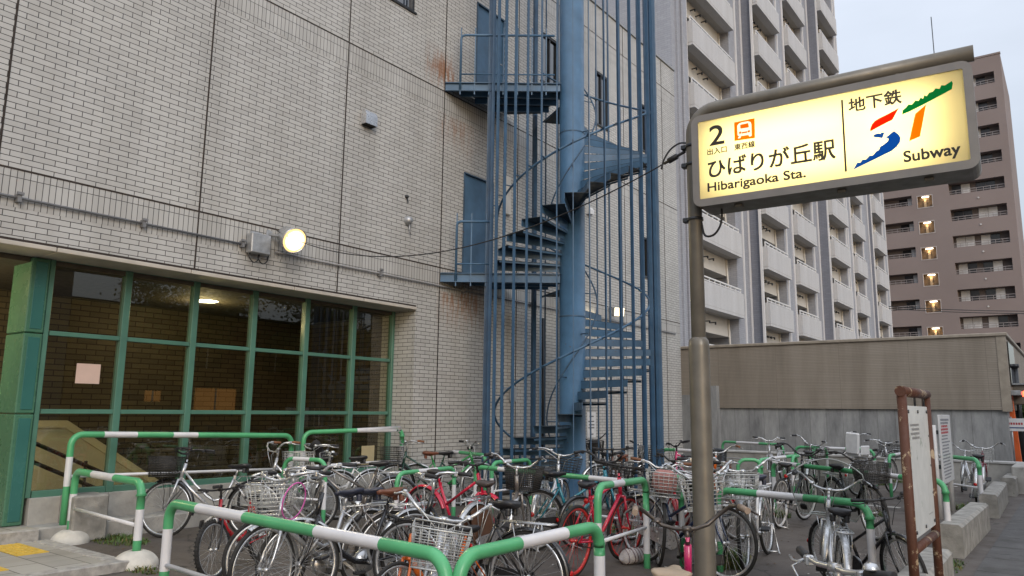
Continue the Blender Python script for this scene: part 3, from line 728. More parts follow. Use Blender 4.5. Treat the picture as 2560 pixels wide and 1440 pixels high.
sgt('lettering', 'Subway', (1820, 1000), (2240, 930), (1820, 892), .025)
def film(name, pts, mt, y=-.004, h=.002):
    q = [SP(*cs(*p)) for p in pts]; mb = MB(); mb.prism([(a, b) for a, b in q], (0, y, zb), (1, 0, 0), (0, 0, 1), (0, -1, 0), h); return mb.build(name, mt, box)
film('divider', [(1348, 508), (1362, 507), (1392, 1039), (1377, 1041)], M_ink)
M_fr = colm('film_red', (.95, .06, .01), .3); M_fb = colm('film_blue', (.012, .15, .62), .5); M_fg = colm('film_green', (.01, .34, .08), .5); M_fo = colm('film_orange', (1.0, .36, .008), .35)
film('emblem_red', [(1565, 742), (1566, 720), (1578, 690), (1598, 665), (1625, 648), (1700, 611), (1778, 568), (1730, 655), (1690, 674), (1640, 700), (1600, 722)], M_fr)
film('emblem_blue', [(1585, 778), (1600, 763), (1628, 755), (1640, 760), (1650, 750), (1672, 749), (1655, 792), (1625, 786), (1605, 786)], M_fb)
film('emblem_blue', [(1680, 788), (1742, 738), (1775, 762), (1792, 790), (1786, 822), (1762, 856), (1725, 886), (1640, 928), (1440, 1025), (1470, 973), (1490, 975), (1508, 952), (1535, 950), (1560, 922), (1585, 920), (1612, 888), (1630, 880), (1640, 855), (1665, 840), (1698, 812), (1702, 795)], M_fb)
film('emblem_green', [(1803, 615), (1806, 585), (1830, 565), (1850, 542), (1875, 543), (1900, 512), (1925, 515), (1940, 490), (1958, 498), (1968, 472), (1985, 480), (2002, 455), (2030, 445), (2052, 422), (2080, 425), (2095, 398), (2120, 400), (2172, 366), (2180, 385), (2172, 427), (2100, 467), (1950, 547), (1850, 597)], M_fg)
film('emblem_orange', [(1855, 815), (1900, 610), (1980, 543), (1936, 778)], M_fo)
film('train_symbol', [(553, 675), (705, 643), (708, 790), (556, 812)], M_fo)
M_fw = emis('film_cream', (1, .86, .55), .42)
film('train_symbol', [(578, 700), (590, 684), (610, 676), (655, 667), (675, 672), (682, 688), (684, 775), (668, 782), (660, 768), (605, 777), (600, 792), (582, 796), (592, 776), (580, 772)], M_fw, -.007)
film('train_symbol', [(600, 694), (660, 681), (664, 712), (602, 722)], M_fo, -.010)
for c in ((600, 752), (664, 742)): film('train_symbol', [(c[0]-8, c[1]-6), (c[0]+8, c[1]-9), (c[0]+8, c[1]+6), (c[0]-8, c[1]+9)], M_fo, -.010)
film('train_symbol', [(612, 748), (652, 742), (652, 752), (612, 759)], M_fo, -.010)
mb = MB(); a = Vector((SP(1790, 520)[0], .14, zb-BW)); mb.tube(smooth([a, a+Vector((.0, 0, -.07)), a+Vector((-.02, 0, -.15)), a+Vector((-.08, .02, -.205)), a+Vector((-.16, .05, -.19)), Vector((px_+.05, py_, zb-.12))]), .009, 8); mb.build('cable', M_black, sg)
mb = MB(); mb.tube(smooth([Vector((px_-.05, py_, zb+.57)), Vector((px_-.12, py_, zb+.58)), Vector((px_-.2, py_, zb+.54)), Vector((px_-.26, py_, zb+.46)), Vector((px_-.285, py_, zb+.38))]), .008, 8); mb.build('cable', M_black, sg)
# overhead wire from the pole to the floodlight
A = SMW @ Vector((px_-.07, py_, zb+.50)); B = Vector(mt)+Vector((.12, .05, .06))
t = thing('overhead_wire', 'black overhead wire from the sign pole to the round floodlight', 'wire', A); mb = MB(); n = 40; pts = []
for i in range(n+1):
    f = i/n; p = A.lerp(B, f)-A; p.z -= .62*4*f*(1-f); pts.append(p)
mb.tube(pts, .0065, 6); mb.tube([pts[0], pts[1]*.6, pts[1]*1.2], .013, 8); mb.tube([pts[1]*.45, pts[1]*.95], .026, 8); mb.build('cable', M_black, t)

# ------------------------------------------------------------------ grey apartment tower with balconies
ab = thing('apartment_building', 'tall grey apartment block with white balconies and blue grey fins', 'building', (-13, 29, 0))
O_ = (13, -29, 0)
M_apt = tile('apartment_tile', lin(165, 168, 177), lin(155, 158, 167), lin(137, 140, 149), .3, .1, .006, dirt=.3, rough=.55, bmp=.1)
M_aptd = tile('apartment_tile_shaded', lin(128, 132, 144), lin(120, 124, 136), lin(106, 110, 122), .3, .1, .006, dirt=.3, rough=.55, bmp=.1)  # darker copy for the step faces, their weaker light put into the colour
M_aptw = mat('apartment_white', (.68, .68, .69), .6, var=.04, scale=.8)
M_para = tile('balcony_parapet', (.62, .625, .64), (.58, .585, .60), (.48, .485, .50), .1, .05, .004, dirt=.35, rough=.6, bmp=.12)
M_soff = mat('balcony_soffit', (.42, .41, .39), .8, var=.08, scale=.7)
M_cream = mat('balcony_wall_cream', (.60, .575, .53), .8, var=.06, scale=.6)
M_pit = mat('window_frame_white', (.55, .55, .56), .5)
M_aglass = glassm('apartment_glass', (.03, .03, .035), 1.6)
M_agl2 = mat('curtained_glass', (.06, .06, .062), .12, spec=.7, var=.5, scale=1.2)
H1, H2 = 44, 23.5
# segments: front x, bays (y0, y1), next y, first slab z, floor pitch
SEG = [(-13.0, [(30.55, 36.0)], 28.9, 37.95, 9.15-3.03*2, 3.03, H1), (-12.38, [(37.96, 41.95), (43.6, 47.6)], 37.95, 49.27, 8.85-2.93*2, 2.93, H1),
       (-11.83, [(49.57, 53.9)], 49.27, 54.85, 11.37-2.83*3, 2.83, H1), (-11.83, [(55.9, 59.1)], 54.85, 61.8, 11.37-2.83*3, 2.83, H2), (-11.6, [(61.98, 65.6)], 61.8, 67.2, 11.37-2.83*3, 2.83, H2)]
DEP = 1.75
pw, pf, ps = MB(), MB(), MB()
xp = -30
for (X, bays, ya, yb, z0, pz, H) in SEG:
    prev = xp
    holes = [(a, b, 0, H-1.5) for a, b in bays]
    pw.holed((X, 0, 0), (0, 1, 0), (0, 0, 1), (1, 0, 0), (ya, yb), (0, H), holes, DEP)
    if xp < -20: pw.quad((-30, ya, 0), (X, ya, 0), (X, ya, H), (-30, ya, H))
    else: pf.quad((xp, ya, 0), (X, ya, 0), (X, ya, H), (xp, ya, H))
    pw.quad((-30, ya, H), (X, ya, H), (X, yb, H), (-30, yb, H))
    ends = [ya]+[v for b in bays for v in b]+[yb]
    for (a, b) in bays:          # white edge strips by every bay
        ps.box(X-.05, X+.06, b+.04+(.85 if X == -13 else .2), b+.16+(.85 if X == -13 else .2), 0, H-.2)
        ps.box(X-.05, X+.06, a-.17, a-.03, 0, H-.2)
    ps.box(X-.1, X+.05, yb-.13, yb-.005, 0, H-.2)
    xp = X
pw.quad((-11.6, 67.2, 0), (-30, 67.2, 0), (-30, 67.2, H2), (-11.6, 67.2, H2))
pw.quad((-30, 54.85, H2), (-11.83, 54.85, H2), (-11.83, 54.85, H1), (-30, 54.85, H1))
pw.quad((-11.83, 54.85, H2), (-30, 54.85, H2), (-30, 54.85, H1), (-11.83, 54.85, H1))
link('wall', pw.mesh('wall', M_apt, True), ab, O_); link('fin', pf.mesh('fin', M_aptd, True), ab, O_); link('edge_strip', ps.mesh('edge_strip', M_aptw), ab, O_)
mb = MB(); mb.box(-16.5, -12.93, 29.35, 29.5, 0, H1) ; mb.box(-13.0, -12.9, 29.9, 30.4, 0, H1, bev=.02); link('edge_strip', mb.mesh('edge_strip', M_apt, True), ab, O_)
bcache = {}
for (X, bays, ya, yb, z0, pz, H) in SEG:
    for (a, b) in bays:
        key = round(b-a, 2); w = b-a
        if key not in bcache:
            q = MB(); q.box(-.13, .30, .02, w-.02, 0, 1.2); q.box(-.13, .303, .02, w-.02, .13, .145, 3)
            q.box(-DEP, -.13, .005, w-.005, 0, .16, 1)
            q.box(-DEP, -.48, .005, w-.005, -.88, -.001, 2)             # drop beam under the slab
            q.box(-DEP, -DEP+.06, .005, w-.005, .16, pz-.85, 4)
            q.tube([(-.38, w-.16, .16), (-.45, w-.22, pz-.01)], .055, 6, 4)
            for yy in (w*.3, w*.42, w*.55): q.box(-.48, -.2, yy-.02, yy+.02, -.42, -.37, 5); q.box(-.26, -.2, yy-.03, yy+.03, -.5, -.37, 5)
            r = MB(); r.bar((.16, .06, 1.44), (.16, w-.06, 1.44), .06, .06)
            r.bar((.16, .06, 1.30), (.16, w-.06, 1.30), .035, .035)
            for k in range(int(w/.62)+1): r.bar((.16, .08+k*(w-.16)/int(w/.62), 1.2), (.16, .08+k*(w-.16)/int(w/.62), 1.44), .045, .045, (1, 0, 0))
            g = MB()
            for (p, s) in ((.12, .42), (.5, .8)):
                y0, y1 = w*p, w*s; g.box(-DEP+.06, -DEP+.1, y0, y1, .3, 2.05, 0)
                g.box(-DEP+.1, -DEP+.115, y0+.05, (y0+y1)/2-.03, .36, 1.99, 1); g.box(-DEP+.1, -DEP+.115, (y0+y1)/2+.03, y1-.05, .36, 1.99, 1)
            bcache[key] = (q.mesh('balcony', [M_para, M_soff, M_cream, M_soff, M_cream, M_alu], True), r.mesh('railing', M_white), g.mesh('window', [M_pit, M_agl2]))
        z = z0+pz*0; top = 30 if H == H1 else H-3
        while z < top:
            if z > 3 or b > 36:
                me = bcache[key]; o = link('balcony', me[0], ab, (X+13, a-29, z)); link('railing', me[1], o); link('window', me[2], o)
            z += pz
# ------------------------------------------------------------------ brown apartment block far behind
YB = 92
bb = thing('brown_apartment_building', 'far brown apartment block with recessed balconies and a lit stairwell', 'building', (-10, YB, 0))
M_brn = mat('brown_render', lin(134, 122, 119), .8, var=.05, scale=.15)
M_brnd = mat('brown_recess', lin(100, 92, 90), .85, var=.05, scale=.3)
holes, hl, hr, hs = [], [], [], []
ZT0 = 26.6-2.943*9
for k in range(14):
    zt_ = ZT0+2.943*k
    if zt_ < 2 or zt_ > 39.5: continue
    hr.append((-9.3-.0, -4.15, zt_-1.28, zt_)); hl.append((-17.4, -12.95, zt_-.72-1.12, zt_-.72)); hs.append((-12.40, -10.95, zt_-.95-1.32, zt_-.95))
holes = hr+hl+[(a, b, c, d, .35) for a, b, c, d in hs]
mb = MB(); mb.holed((0, YB, 0), (1, 0, 0), (0, 0, 1), (0, -1, 0), (-40, -3.45), (0, 40.2), holes, .85)
mb.quad((-3.45, YB, 0), (-3.45, YB+14, 0), (-3.45, YB+14, 40.2), (-3.45, YB, 40.2)); mb.quad((-40, YB, 40.2), (-3.45, YB, 40.2), (-3.45, YB+14, 40.2), (-40, YB+14, 40.2))
mb.box(-40, -3.4, YB-.06, YB+.3, 40.2, 40.4)
link('wall', mb.mesh('wall', M_brn), bb, (10, -YB, 0))
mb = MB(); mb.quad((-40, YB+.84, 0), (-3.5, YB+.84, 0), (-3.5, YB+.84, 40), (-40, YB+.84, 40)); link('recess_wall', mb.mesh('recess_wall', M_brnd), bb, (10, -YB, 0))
M_curt = mat('pale_curtain', (.55, .55, .55), .5, var=.2, scale=.8); M_bgl = mat('far_dark_glass', (.03, .03, .033), .15)
rr = random.Random(3)
wmes = []
for v in range(4):
    w = MB()
    for (x0, kind) in ((.25, 0), (2.55, 1)):
        w.box(x0-.04, x0+1.74, -.03, 0, -.4, 1.25, 0)
        r1 = (v+kind) % 4
        w.box(x0, x0+.83, -.045, -.03, -.36, 1.21, 1 if r1 in (0, 3) else 2); w.box(x0+.87, x0+1.7, -.05, -.03, -.36, 1.21, 2 if r1 in (0, 2) else 1)
    wmes.append(w.mesh('window', [M_brnd, M_curt, M_bgl]))
w = MB()
for x0 in (1.55,):
    w.box(x0-.04, x0+1.74, -.03, 0, -.4, 1.05, 0); w.box(x0, x0+.83, -.045, -.03, -.36, 1.0, 2); w.box(x0+.87, x0+1.7, -.05, -.03, -.36, 1.0, 1)
wl_ = w.mesh('window', [M_brnd, M_curt, M_bgl])
rail = MB()
for z in (.16, .42): rail.box(0, 5.15, -.03, 0, z, z+.05)
for k in range(9): rail.box(k*.64, k*.64+.04, -.03, 0, 0, .45)
rme = rail.mesh('railing', mat('far_rail', (.30, .27, .27), .6))
for (a, b, c, d) in hr:
    link('window', wmes[rr.randrange(4)], bb, (a+10, .83, c)); link('railing', rme, bb, (a+10, .12, c))
for (a, b, c, d) in hl:
    link('window', wl_, bb, (-14.9-1.0+10+.0, .83, c)); o = link('railing', rme, bb, (a+10, .12, c)); o.scale.x = (b-a)/5.19
M_lit = emis('stair_lamp_glow', (1, .93, .8), 3)
for (a, b, c, d) in hs:
    w = MB(); w.box(0, b-a, .30, .34, 0, d-c, 0)
    w.box(-.06, b-a+.06, -.03, .03, -.07, .005, 1); w.box(-.06, b-a+.06, -.03, .03, d-c-.005, d-c+.06, 1); w.box(-.06, .005, -.03, .03, 0, d-c, 1); w.box(b-a-.005, b-a+.06, -.03, .03, 0, d-c, 1); w.box((b-a)*.42, (b-a)*.58, .25, .3, .05, d-c-.4, 2)
    o = w.build('stair_window', [mat('stairwell_wall', (.16, .10, .05), .6, var=.5, scale=1.6), mat('pale_window_frame', (.45, .42, .41), .5), mat('stairwell_door', (.45, .33, .2), .6)], bb, loc=(a+10, 0, c))
    w = MB(); w.box((b-a)*.3, (b-a)*.78, .1, .2, d-c-.16, d-c-.08); w.build('lamp', M_lit, o)
    L = bpy.data.lights.new('stair_lamp', 'POINT'); L.energy = 9; L.color = (1, .72, .38); L.shadow_soft_size = .15; link('stair_lamp', L, None, ((a+b)/2, YB+.13, d-.3))
for k in range(13):
    z = ZT0+2.943*k-2.0
    if z > 3: mb = MB(); mb.tube([(-6.6, -.1, z), (-6.6, .02, z)], .09, 8); mb.build('vent', M_curt, bb, loc=(10, 0, 0))
mb = MB(); mb.tube([(0, 0, 0), (0, 0, 7.2)], .05, 6); mb.tube([(-.3, 0, .0), (.3, 0, .0)], .05, 6); t = thing('antenna_mast', 'thin aerial mast on the roof of the brown block', 'antenna', (WY(2335, 130, YB+2).x, YB+2, 40.2)); mb.build('mast', M_alu, t)

# ------------------------------------------------------------------ low tan building with concrete base
YT = 23.0
tb = thing('low_tan_building', 'low tan clad building on a bare concrete base behind the bicycles', 'building', (-5, YT, 0))
M_sid = tile('tan_siding', lin(158, 149, 137), lin(152, 143, 131), lin(130, 121, 109), 1.8, .045, .005, offset=0, dirt=.75, rough=.7, bmp=.25)
m, t_, n_, l_, b_ = nt('board_marked_concrete')
uv = n_.new('ShaderNodeUVMap').outputs[0]; br = n_.new('ShaderNodeTexBrick'); br.offset = 0
for k_, v_ in (('Scale', 1), ('Mortar Size', .008), ('Mortar Smooth', .5), ('Brick Width', .45), ('Row Height', 30)): br.inputs[k_].default_value = v_
br.inputs['Color1'].default_value = (.36, .365, .365, 1); br.inputs['Color2'].default_value = (.29, .295, .298, 1); br.inputs['Mortar'].default_value = (.21, .21, .21, 1); l_.new(uv, br.inputs[0])
mp = n_.new('ShaderNodeMapping'); mp.inputs['Scale'].default_value = (2.2, .5, 1); l_.new(uv, mp.inputs[0])
c_ = mixc(n_, l_, .8, br.outputs[0], ramp(n_, l_, noise(n_, l_, mp.outputs[0], 1.1, 8, .7), [(.32, (.42, .42, .43)), (.64, (1.2, 1.2, 1.18))]), 'MULTIPLY')
l_.new(c_, b_.inputs[0]); b_.inputs['Roughness'].default_value = .85; bump(n_, l_, b_, noise(n_, l_, uv, 9, 8), .25, .02); M_bmc = m
TZ, TTOP = 1.72, 3.6
mb = MB(); mb.box(-16, -1.45, YT, YT+9, -.1, TZ); link('base', mb.mesh('base', M_bmc, True), tb, (5, -YT, 0))
mb = MB(); mb.box(-16, -1.36, YT-.07, YT+9, TZ, TTOP); link('wall', mb.mesh('wall', M_sid, True), tb, (5, -YT, 0))
mb = MB(); mb.box(-16.05, -1.30, YT-.12, YT+9, TTOP, TTOP+.09, bev=.015); mb.box(-1.55, -1.34, YT-.085, YT-.02, TZ-.04, TTOP); link('coping', mb.mesh('coping', mat('tan_trim', lin(158, 148, 134), .5, .1)), tb, (5, -YT, 0))
mb = MB(); mb.box(-1.352, -1.33, YT+.5, YT+2.6, 2.35, 3.5, bev=.005); link('window', mb.mesh('window', glassm('street_glass', (.25, .25, .22), 2.2)), tb, (5, -YT, 0))
mb = MB(); mb.box(-1.36, -1.15, YT+.3, YT+5.0, 2.1, 2.22, bev=.01); link('canopy', mb.mesh('canopy', M_galv), tb, (5, -YT, 0))
mb = MB(); mb.box(-9.9, -9.36, 22.0, YT-.001, 0, 2.1); mb.box(-9.3, -9.0, YT-.3, YT-.001, 0, 2.4); tag(mb.build('wall_pier', M_bmc, None, True), 'dark concrete pier between tiled wall and tan building', 'pier')
# low retaining kerb in front of it
a, b = G(1840, 1140), G(2536, 1188)
lw = thing('low_wall', 'low concrete wall with pale coping in front of the tan building', 'low wall', (-4, 20.6, 0)); mb = MB()
mb.box(-8.6, -1.02, 20.45, 20.65, -.1, .50); link('wall', mb.mesh('wall', M_conc), lw, (4, -20.6, 0))
mb = MB(); mb.box(-8.65, -1.0, 20.42, 20.68, .50, .56, bev=.012); link('coping', mb.mesh('coping', mat('pale_coping', (.45, .45, .44), .7)), lw, (4, -20.6, 0))
mb = MB(); mb.box(-1.22, -1.0, 18.9, 20.44, -.1, .55, bev=.02); link('end_wall', mb.mesh('end_wall', M_conc), lw, (4, -20.6, 0))
# ------------------------------------------------------------------ kerb blocks
labs = ['concrete kerb block nearest the camera beside the rusty board', 'second concrete kerb block, just beyond the rusty board', 'third concrete kerb block in front of the maroon bicycle', 'farthest concrete kerb block beside the low wall']
for i, (y0, y1) in enumerate(((6.55, 8.3), (10.0, 12.75), (14.15, 17.0), (18.2, 19.6))):
    t = thing('kerb_block', labs[i], 'concrete block', ((-1.17, -1.27, -1.28, -1.25)[i], (y0+y1)/2, 0), RAD((.8, -.6, 1.2, 0)[i]), 'concrete blocks along the lot edge'); hl_ = (y1-y0)/2; h = (.34, .36, .36, .36)[i]
    mb = MB(); mb.prism([(-.125, -.05), (.125, -.05), (.125, h-.03), (.09, h), (-.09, h), (-.125, h-.03)], (0, hl_, 0), (1, 0, 0), (0, 0, 1), (0, -1, 0), 2*hl_); mb.build('block', mat('block_concrete', (.30, .29, .265), .9, var=.25, scale=6, bmp=.5, wear=((.06, .07, .04), .66, 5)), t)
# ------------------------------------------------------------------ rusty board
RX = -.95
rb = thing('information_board', 'white panel in a rusty steel pipe frame beside the street', 'board', (RX, 6.17, 0))
M_rust = mat('rusty_paint', lin(170, 150, 122), .65, var=.15, scale=8, wear=((.085, .03, .015), .40, 6), bmp=.2)
ya_, yb_ = 5.67, 6.68
mb = MB(); mb.tube([(0, ya_-6.17, 0), (0, ya_-6.17, 1.735)], .031, 12); mb.tube([(0, yb_-6.17, 0), (0, yb_-6.17, 1.735)], .031, 12); mb.tube([(0, ya_-6.205, 1.735), (0, yb_-6.135, 1.735)], .036, 12); mb.tube([(0, ya_-6.17, .69), (0, yb_-6.17, .69)], .03, 12)
mb.build('frame', M_rust, rb)
mb = MB(); mb.bbox(-.012, .012, ya_-6.17+.06, yb_-6.17-.06, .76, 1.64, 0, .003); mb.build('panel', mat('faded_white_panel', (.70, .72, .70), .22, var=.06, scale=3, wear=((.45, .5, .44), .58, 2.5)), rb)
mb = MB()
for y in (ya_+.12, 6.17, yb_-.12):
    mb.tube([(0, y-6.17, 1.63), (0, y-6.17, 1.735)], .008, 6)
    for z in (.80, 1.60): mb.tube([(-.016, y-6.17, z), (.02, y-6.17, z)], .012, 8)
for z in (1.0, 1.2, 1.42):
    for y in (ya_+.09, yb_-.09): mb.tube([(-.014, y-6.17, z), (.016, y-6.17, z)], .009, 8)
mb.build('bolt', M_alu, rb)
mb = MB()
for i in range(4): mb.box(.0125, .0135, -.33+.05*(i % 2), .02, 1.50-.03*i, 1.515-.03*i)
mb.box(.0125, .0135, .2, .36, .86, .867); mb.build('lettering', mat('faded_ink', (.25, .25, .25), .6), rb)
# white notice board on two posts
wb = thing('notice_board', 'white notice board with red print on two white posts', 'board', (-1.83, 13.1, 0))
mb = MB()
pn = WY(2351, 1295, 13.64); 
for dx, dy in ((-.02, .45), (.02, 1.55)): mb = MB(); mb.tube([(dx, dy, 0), (dx, dy, 1.42)], .04, 12); mb.build('post', M_white, wb)
mb = MB(); mb.bbox(.05, .075, .40, 1.62, .52, 1.58, 0, .004); mb.build('panel', mat('notice_white', (.66, .67, .68), .35, var=.04), wb)
mb = MB(); mb.bbox(-.16, -.10, .1, .8, .55, 1.5, 0, .01); mb.box(-.1, .05, .43, .47, 1.28, 1.34); mb.box(-.1, .05, .43, .47, .75, .81); mb.build('back_board', M_alu, wb)
M_redi = mat('red_ink', (.45, .06, .07), .6); mb = MB(); r5 = random.Random(5)
for i in range(19):
    z = 1.50-.05*i; c = 1 if i in (2, 3, 4) else 0; y0 = .5+.05*(i % 3 == 2); yy = y0; big = .011 if i > 4 else .017
    while yy < 1.5-r5.random()*.35: mb.box(.0752, .0762, yy, yy+.035, z-big, z+big, c); yy += .05
mb.build('lettering', [mat('notice_ink', (.22, .23, .26), .6), M_redi], wb)
# street end: orange post, plate, dark pole, lantern box, shrub
t = thing('orange_post', 'orange steel post leaning at the right edge of the tan building', 'post', (WY(2538, 1060, 23.8).x, 23.8, 0)); mb = MB(); mb.box(-.09, .09, -.1, .1, 0, 2.15, bev=.01); o = mb.build('post', mat('orange_paint', lin(226, 104, 48), .5, var=.1, scale=3), t); o.rotation_euler = (0, RAD(-2.5), 0)
t = thing('street_plate', 'small white plate with red lettering beside the orange post', 'sign', (*WY(2540, 1062, 23.2),)); mb = MB(); mb.bbox(-.22, .22, -.01, .01, -.16, .16, 0, .004); mb.build('plate', M_white, t)
mb = MB()
for i in range(6): mb.box(-.17+.055*i, -.13+.055*i, -.0125, -.0105, .0, .055, 0)
mb.box(-.18, .18, -.0125, -.0105, -.09, -.06, 1); mb.build('lettering', [M_redi, mat('blue_ink', (.05, .08, .2), .5)], t)
mb = MB(); mb.tube([(-.1, .03, -1.2), (-.1, .03, .2)], .02, 8); mb.build('post', M_galv, t)
t = thing('dark_pole', 'dark slim pole rising beside the orange post', 'pole', (WY(2545, 1000, 25.2).x, 25.2, 0)); mb = MB(); mb.tube([(0, 0, 0), (0, 0, 2.9)], .07, 10); mb.tube([(0, 0, 2.9), (0, 0, 3.0)], .1, 10); mb.build('pole', M_alu, t)
t = thing('lamp_box', 'hooded box with a red lamp on the post at the far right edge', 'lamp', (WY(2548, 985, 24.3).x, 24.3, WY(2548, 985, 24.3).z)); mb = MB(); mb.bbox(-.5, .45, -.1, .25, -.28, .24, 0, .02); mb.box(-.52, .5, -.16, .3, .24, .28, 1); mb.tube([(-.35, .1, -2.1), (-.35, .1, -.28)], .045, 8); mb.build('housing', [M_sid, M_galv], t)
mb = MB(); mb.lathe([(0, -.02), (.05, -.014), (.075, 0)], (.12, -.105, .0), 'Y', 18); mb.build('red_lamp', emis('red_lamp_glow', (1, .08, .03), 3), t)

a, b = WY(2222, 766, 45), WY(2620, 778, 45)
t = thing('overhead_wire', 'thin overhead wire crossing in front of the brown apartment block', 'wire', a); mb = MB()   # far_wire
for dz in (0, -.12): mb.tube([(b-a)*(i/12)+Vector((0, 0, dz-.25*4*(i/12)*(1-i/12)*.3)) for i in range(13)], .02, 5)
mb.build('cable', M_black, t)
# ------------------------------------------------------------------ green and white barrier rails
M_bg = mat('barrier_green', lin(84, 166, 114), .35, var=.1, scale=4, wear=((.5, .55, .5), .70, 16))
M_bw = mat('barrier_white', (.66, .66, .68), .38, var=.06, scale=5, wear=((.35, .32, .28), .72, 14))
M_dome = mat('dome_concrete', (.55, .53, .48), .85, var=.12, scale=8, bmp=.4, wear=((.35, .2, .09), .68, 4))
BG = 'green and white barrier rails of the bicycle park'
def barrier(label, a, b, h=.8, r=.036, bands=(), zbase=0.0, base=None, bar=True, rad=.13, hb=None, wz=(.36, .72)):
    """a, b: pixels of the two top corners; bands: pixel ranges along the top that are white"""
    A, B = G(*a, h), G(*b, hb or h); d = B-A; L = d.length; d /= L
    t = thing('barrier_rail', label, 'barrier', (A.x, A.y, zbase), 0, BG)
    def fr(x):
        f = (x-a[0])/(b[0]-a[0]); q = G(x, a[1]+(b[1]-a[1])*f, h); return min(max((q-A).dot(d)/L, 0), 1)*L
    up = Vector((0, 0, 1)); hh = h-zbase
    pts, ml = [], []
    def leg(x0, rev):
        zs = [(-.1, 0), (hh*wz[0]-.002, 0), (hh*wz[0], 1), (hh*(wz[0]+wz[1])*.5, 1), (hh*wz[1], 1), (hh*wz[1]+.002, 0), (hh-rad, 0)]
        q = [(d*x0+up*z, m) for z, m in zs]
        return q[::-1] if rev else q
    seq = leg(0, False)
    seq += [(p, 0) for p in arc(d*rad+up*(hh-rad), -d, up, rad, 0, pi/2, 7)[1:]]
    marks = sorted([(fr(x0), fr(x1)) for x0, x1 in bands])
    for s0, s1 in marks:
        seq += [(d*s0+up*hh, 1), (d*s1+up*hh, 0)]
    seq += [(p, 0) for p in arc(d*(L-rad)+up*(hh-rad), up, d, rad, 0, pi/2, 7)]
    tail = leg(L, True)
    # material of a segment is that of its first point; on the falling leg take the next point's
    seq2 = seq+[(tail[0][0], 0)]
    pp = [p for p, m in seq2]; mm = [m for p, m in seq2]
    for i in range(1, len(tail)):
        mm[-1] = tail[i][1] if tail[i][1] == tail[i-1][1] else 0
        pp.append(tail[i][0]); mm.append(0)
    mb = MB(); mb.tube(pp, r, 14, mlist=mm); mb.build('rail_tube', [M_bg, M_bw], t)
    if bar:
        mb = MB(); mb.tube([d*(r*.5)+up*(hh*.48), d*(L-r*.5)+up*(hh*.48)], r*.5, 10); mb.build('cross_bar', M_bw, t)
    if base:
        for x0 in (0, L):
            mb = MB(); n = 9
            mb.lathe([(.215, -.02), (.215, .015)]+[(.215*cos(a), .015+.15*sin(a)) for a in [i/n*1.25 for i in range(1, n+1)]]+[(r+.012, .155), (r+.01, .13)], n=28)
            o = mb.build('concrete_base', M_dome, t); o.location = d*x0
    return t
barrier('short barrier rail standing in two white concrete domes by the paved walk', (190, 1178), (356, 1207), .81, .04, [(234, 289)], base='dome', wz=(.31, .68))
barrier('long barrier rail close in front of the green glazing, left half', (180, 1086), (730, 1089), 1.235, .038, [(292, 415), (555, 656)], .3, hb=1.16)
barrier('long barrier rail close in front of the green glazing, ending at the tiled pier', (760, 1081), (1006, 1072), 1.2, .036, [(857, 932)], .2, hb=1.245)
barrier('nearest long barrier rail sloping across the lower left foreground', (425, 1257), (1118, 1392), .86, .036, [(497, 614), (793, 956)], wz=(.43, .78))
barrier('nearest barrier rail beside the red rimmed wheel, lower middle foreground', (1148, 1392), (1498, 1314), .86, .036, [(1297, 1412)], wz=(.43, .79))
barrier('small barrier rail behind the red bicycle with red mudguard', (993, 1184), (1136, 1169), .8, .028, [(1044, 1091)])
barrier('small barrier rail behind the round pink ringed basket', (712, 1146), (815, 1151), .93, .027, [(735, 776)])
barrier('long barrier rail running behind the red and teal bicycles to the sign pole', (1190, 1167), (1702, 1217), .8, .031, [(1247, 1270), (1475, 1606)])
barrier('barrier rail standing right over the red rimmed bicycle', (1494, 1216), (1614, 1199), .92, .034, [(1542, 1581)], wz=(.2, .66), hb=.88)
barrier('barrier rail half hidden behind the sign pole', (1672, 1196), (1768, 1184), .8, .031, [(1710, 1740)])
barrier('long barrier rail just right of the sign pole in front of the white bicycle', (1794, 1224), (2172, 1260), .8, .034, [(1895, 2010)], bar=False, wz=(.37, .74))
barrier('barrier rail behind the orange bicycle with clear box', (1844, 1149), (1902, 1150), .8, .03, [])
barrier('barrier rail behind the saddle of the black bicycle', (1897, 1150), (1990, 1139), .8, .03, [(1922, 1962)])
barrier('long barrier rail passing behind the black mesh basket to the notice board', (1932, 1156), (2362, 1205), .8, .034, [(1935, 1995), (2175, 2250)], bar=False)
barrier('barrier rail in the back row behind the black mesh basket', (1988, 1117), (2184, 1125), .8, .034, [(2050, 2114)])
barrier('narrow barrier rail in the back row right of the black bicycle', (2031, 1125), (2066, 1122), .8, .03, [(2042, 2058)])
barrier('narrow barrier rail tucked behind the handlebar of the black bicycle', (1980, 1142), (2024, 1136), .8, .03, [(1995, 2012)])
barrier('barrier rail of the back row behind the orange bicycle', (1806, 1104), (1957, 1112), .8, .033, [(1842, 1898)])
barrier('farthest narrow barrier rail against the concrete wall', (1910, 1097), (1945, 1095), .8, .033, [(1921, 1935)])
barrier('farthest barrier rail against the concrete wall behind the child seat', (2165, 1098), (2202, 1094), .8, .033, [(2178, 2190)])
barrier('barrier rail just left of the rusty board', (2222, 1139), (2262, 1133), .8, .03, [(2235, 2250)])
barrier('barrier rail in front of the maroon bicycle, right of the notice board', (2322, 1137), (2446, 1149), .87, .034, [(2330, 2362)])
barrier('barrier rail at the foot of the tiled wall left of the stair cage', (1102, 1126), (1214, 1138), .8, .032, [(1127, 1150)])
barrier('barrier rail in front of the lowest steps of the spiral staircase', (1230, 1157), (1326, 1149), .8, .03, [(1256, 1276)])
barrier('barrier rail right of the stair cage behind the sign pole', (1655, 1123), (1778, 1130), .8, .033, [(1690, 1735)])
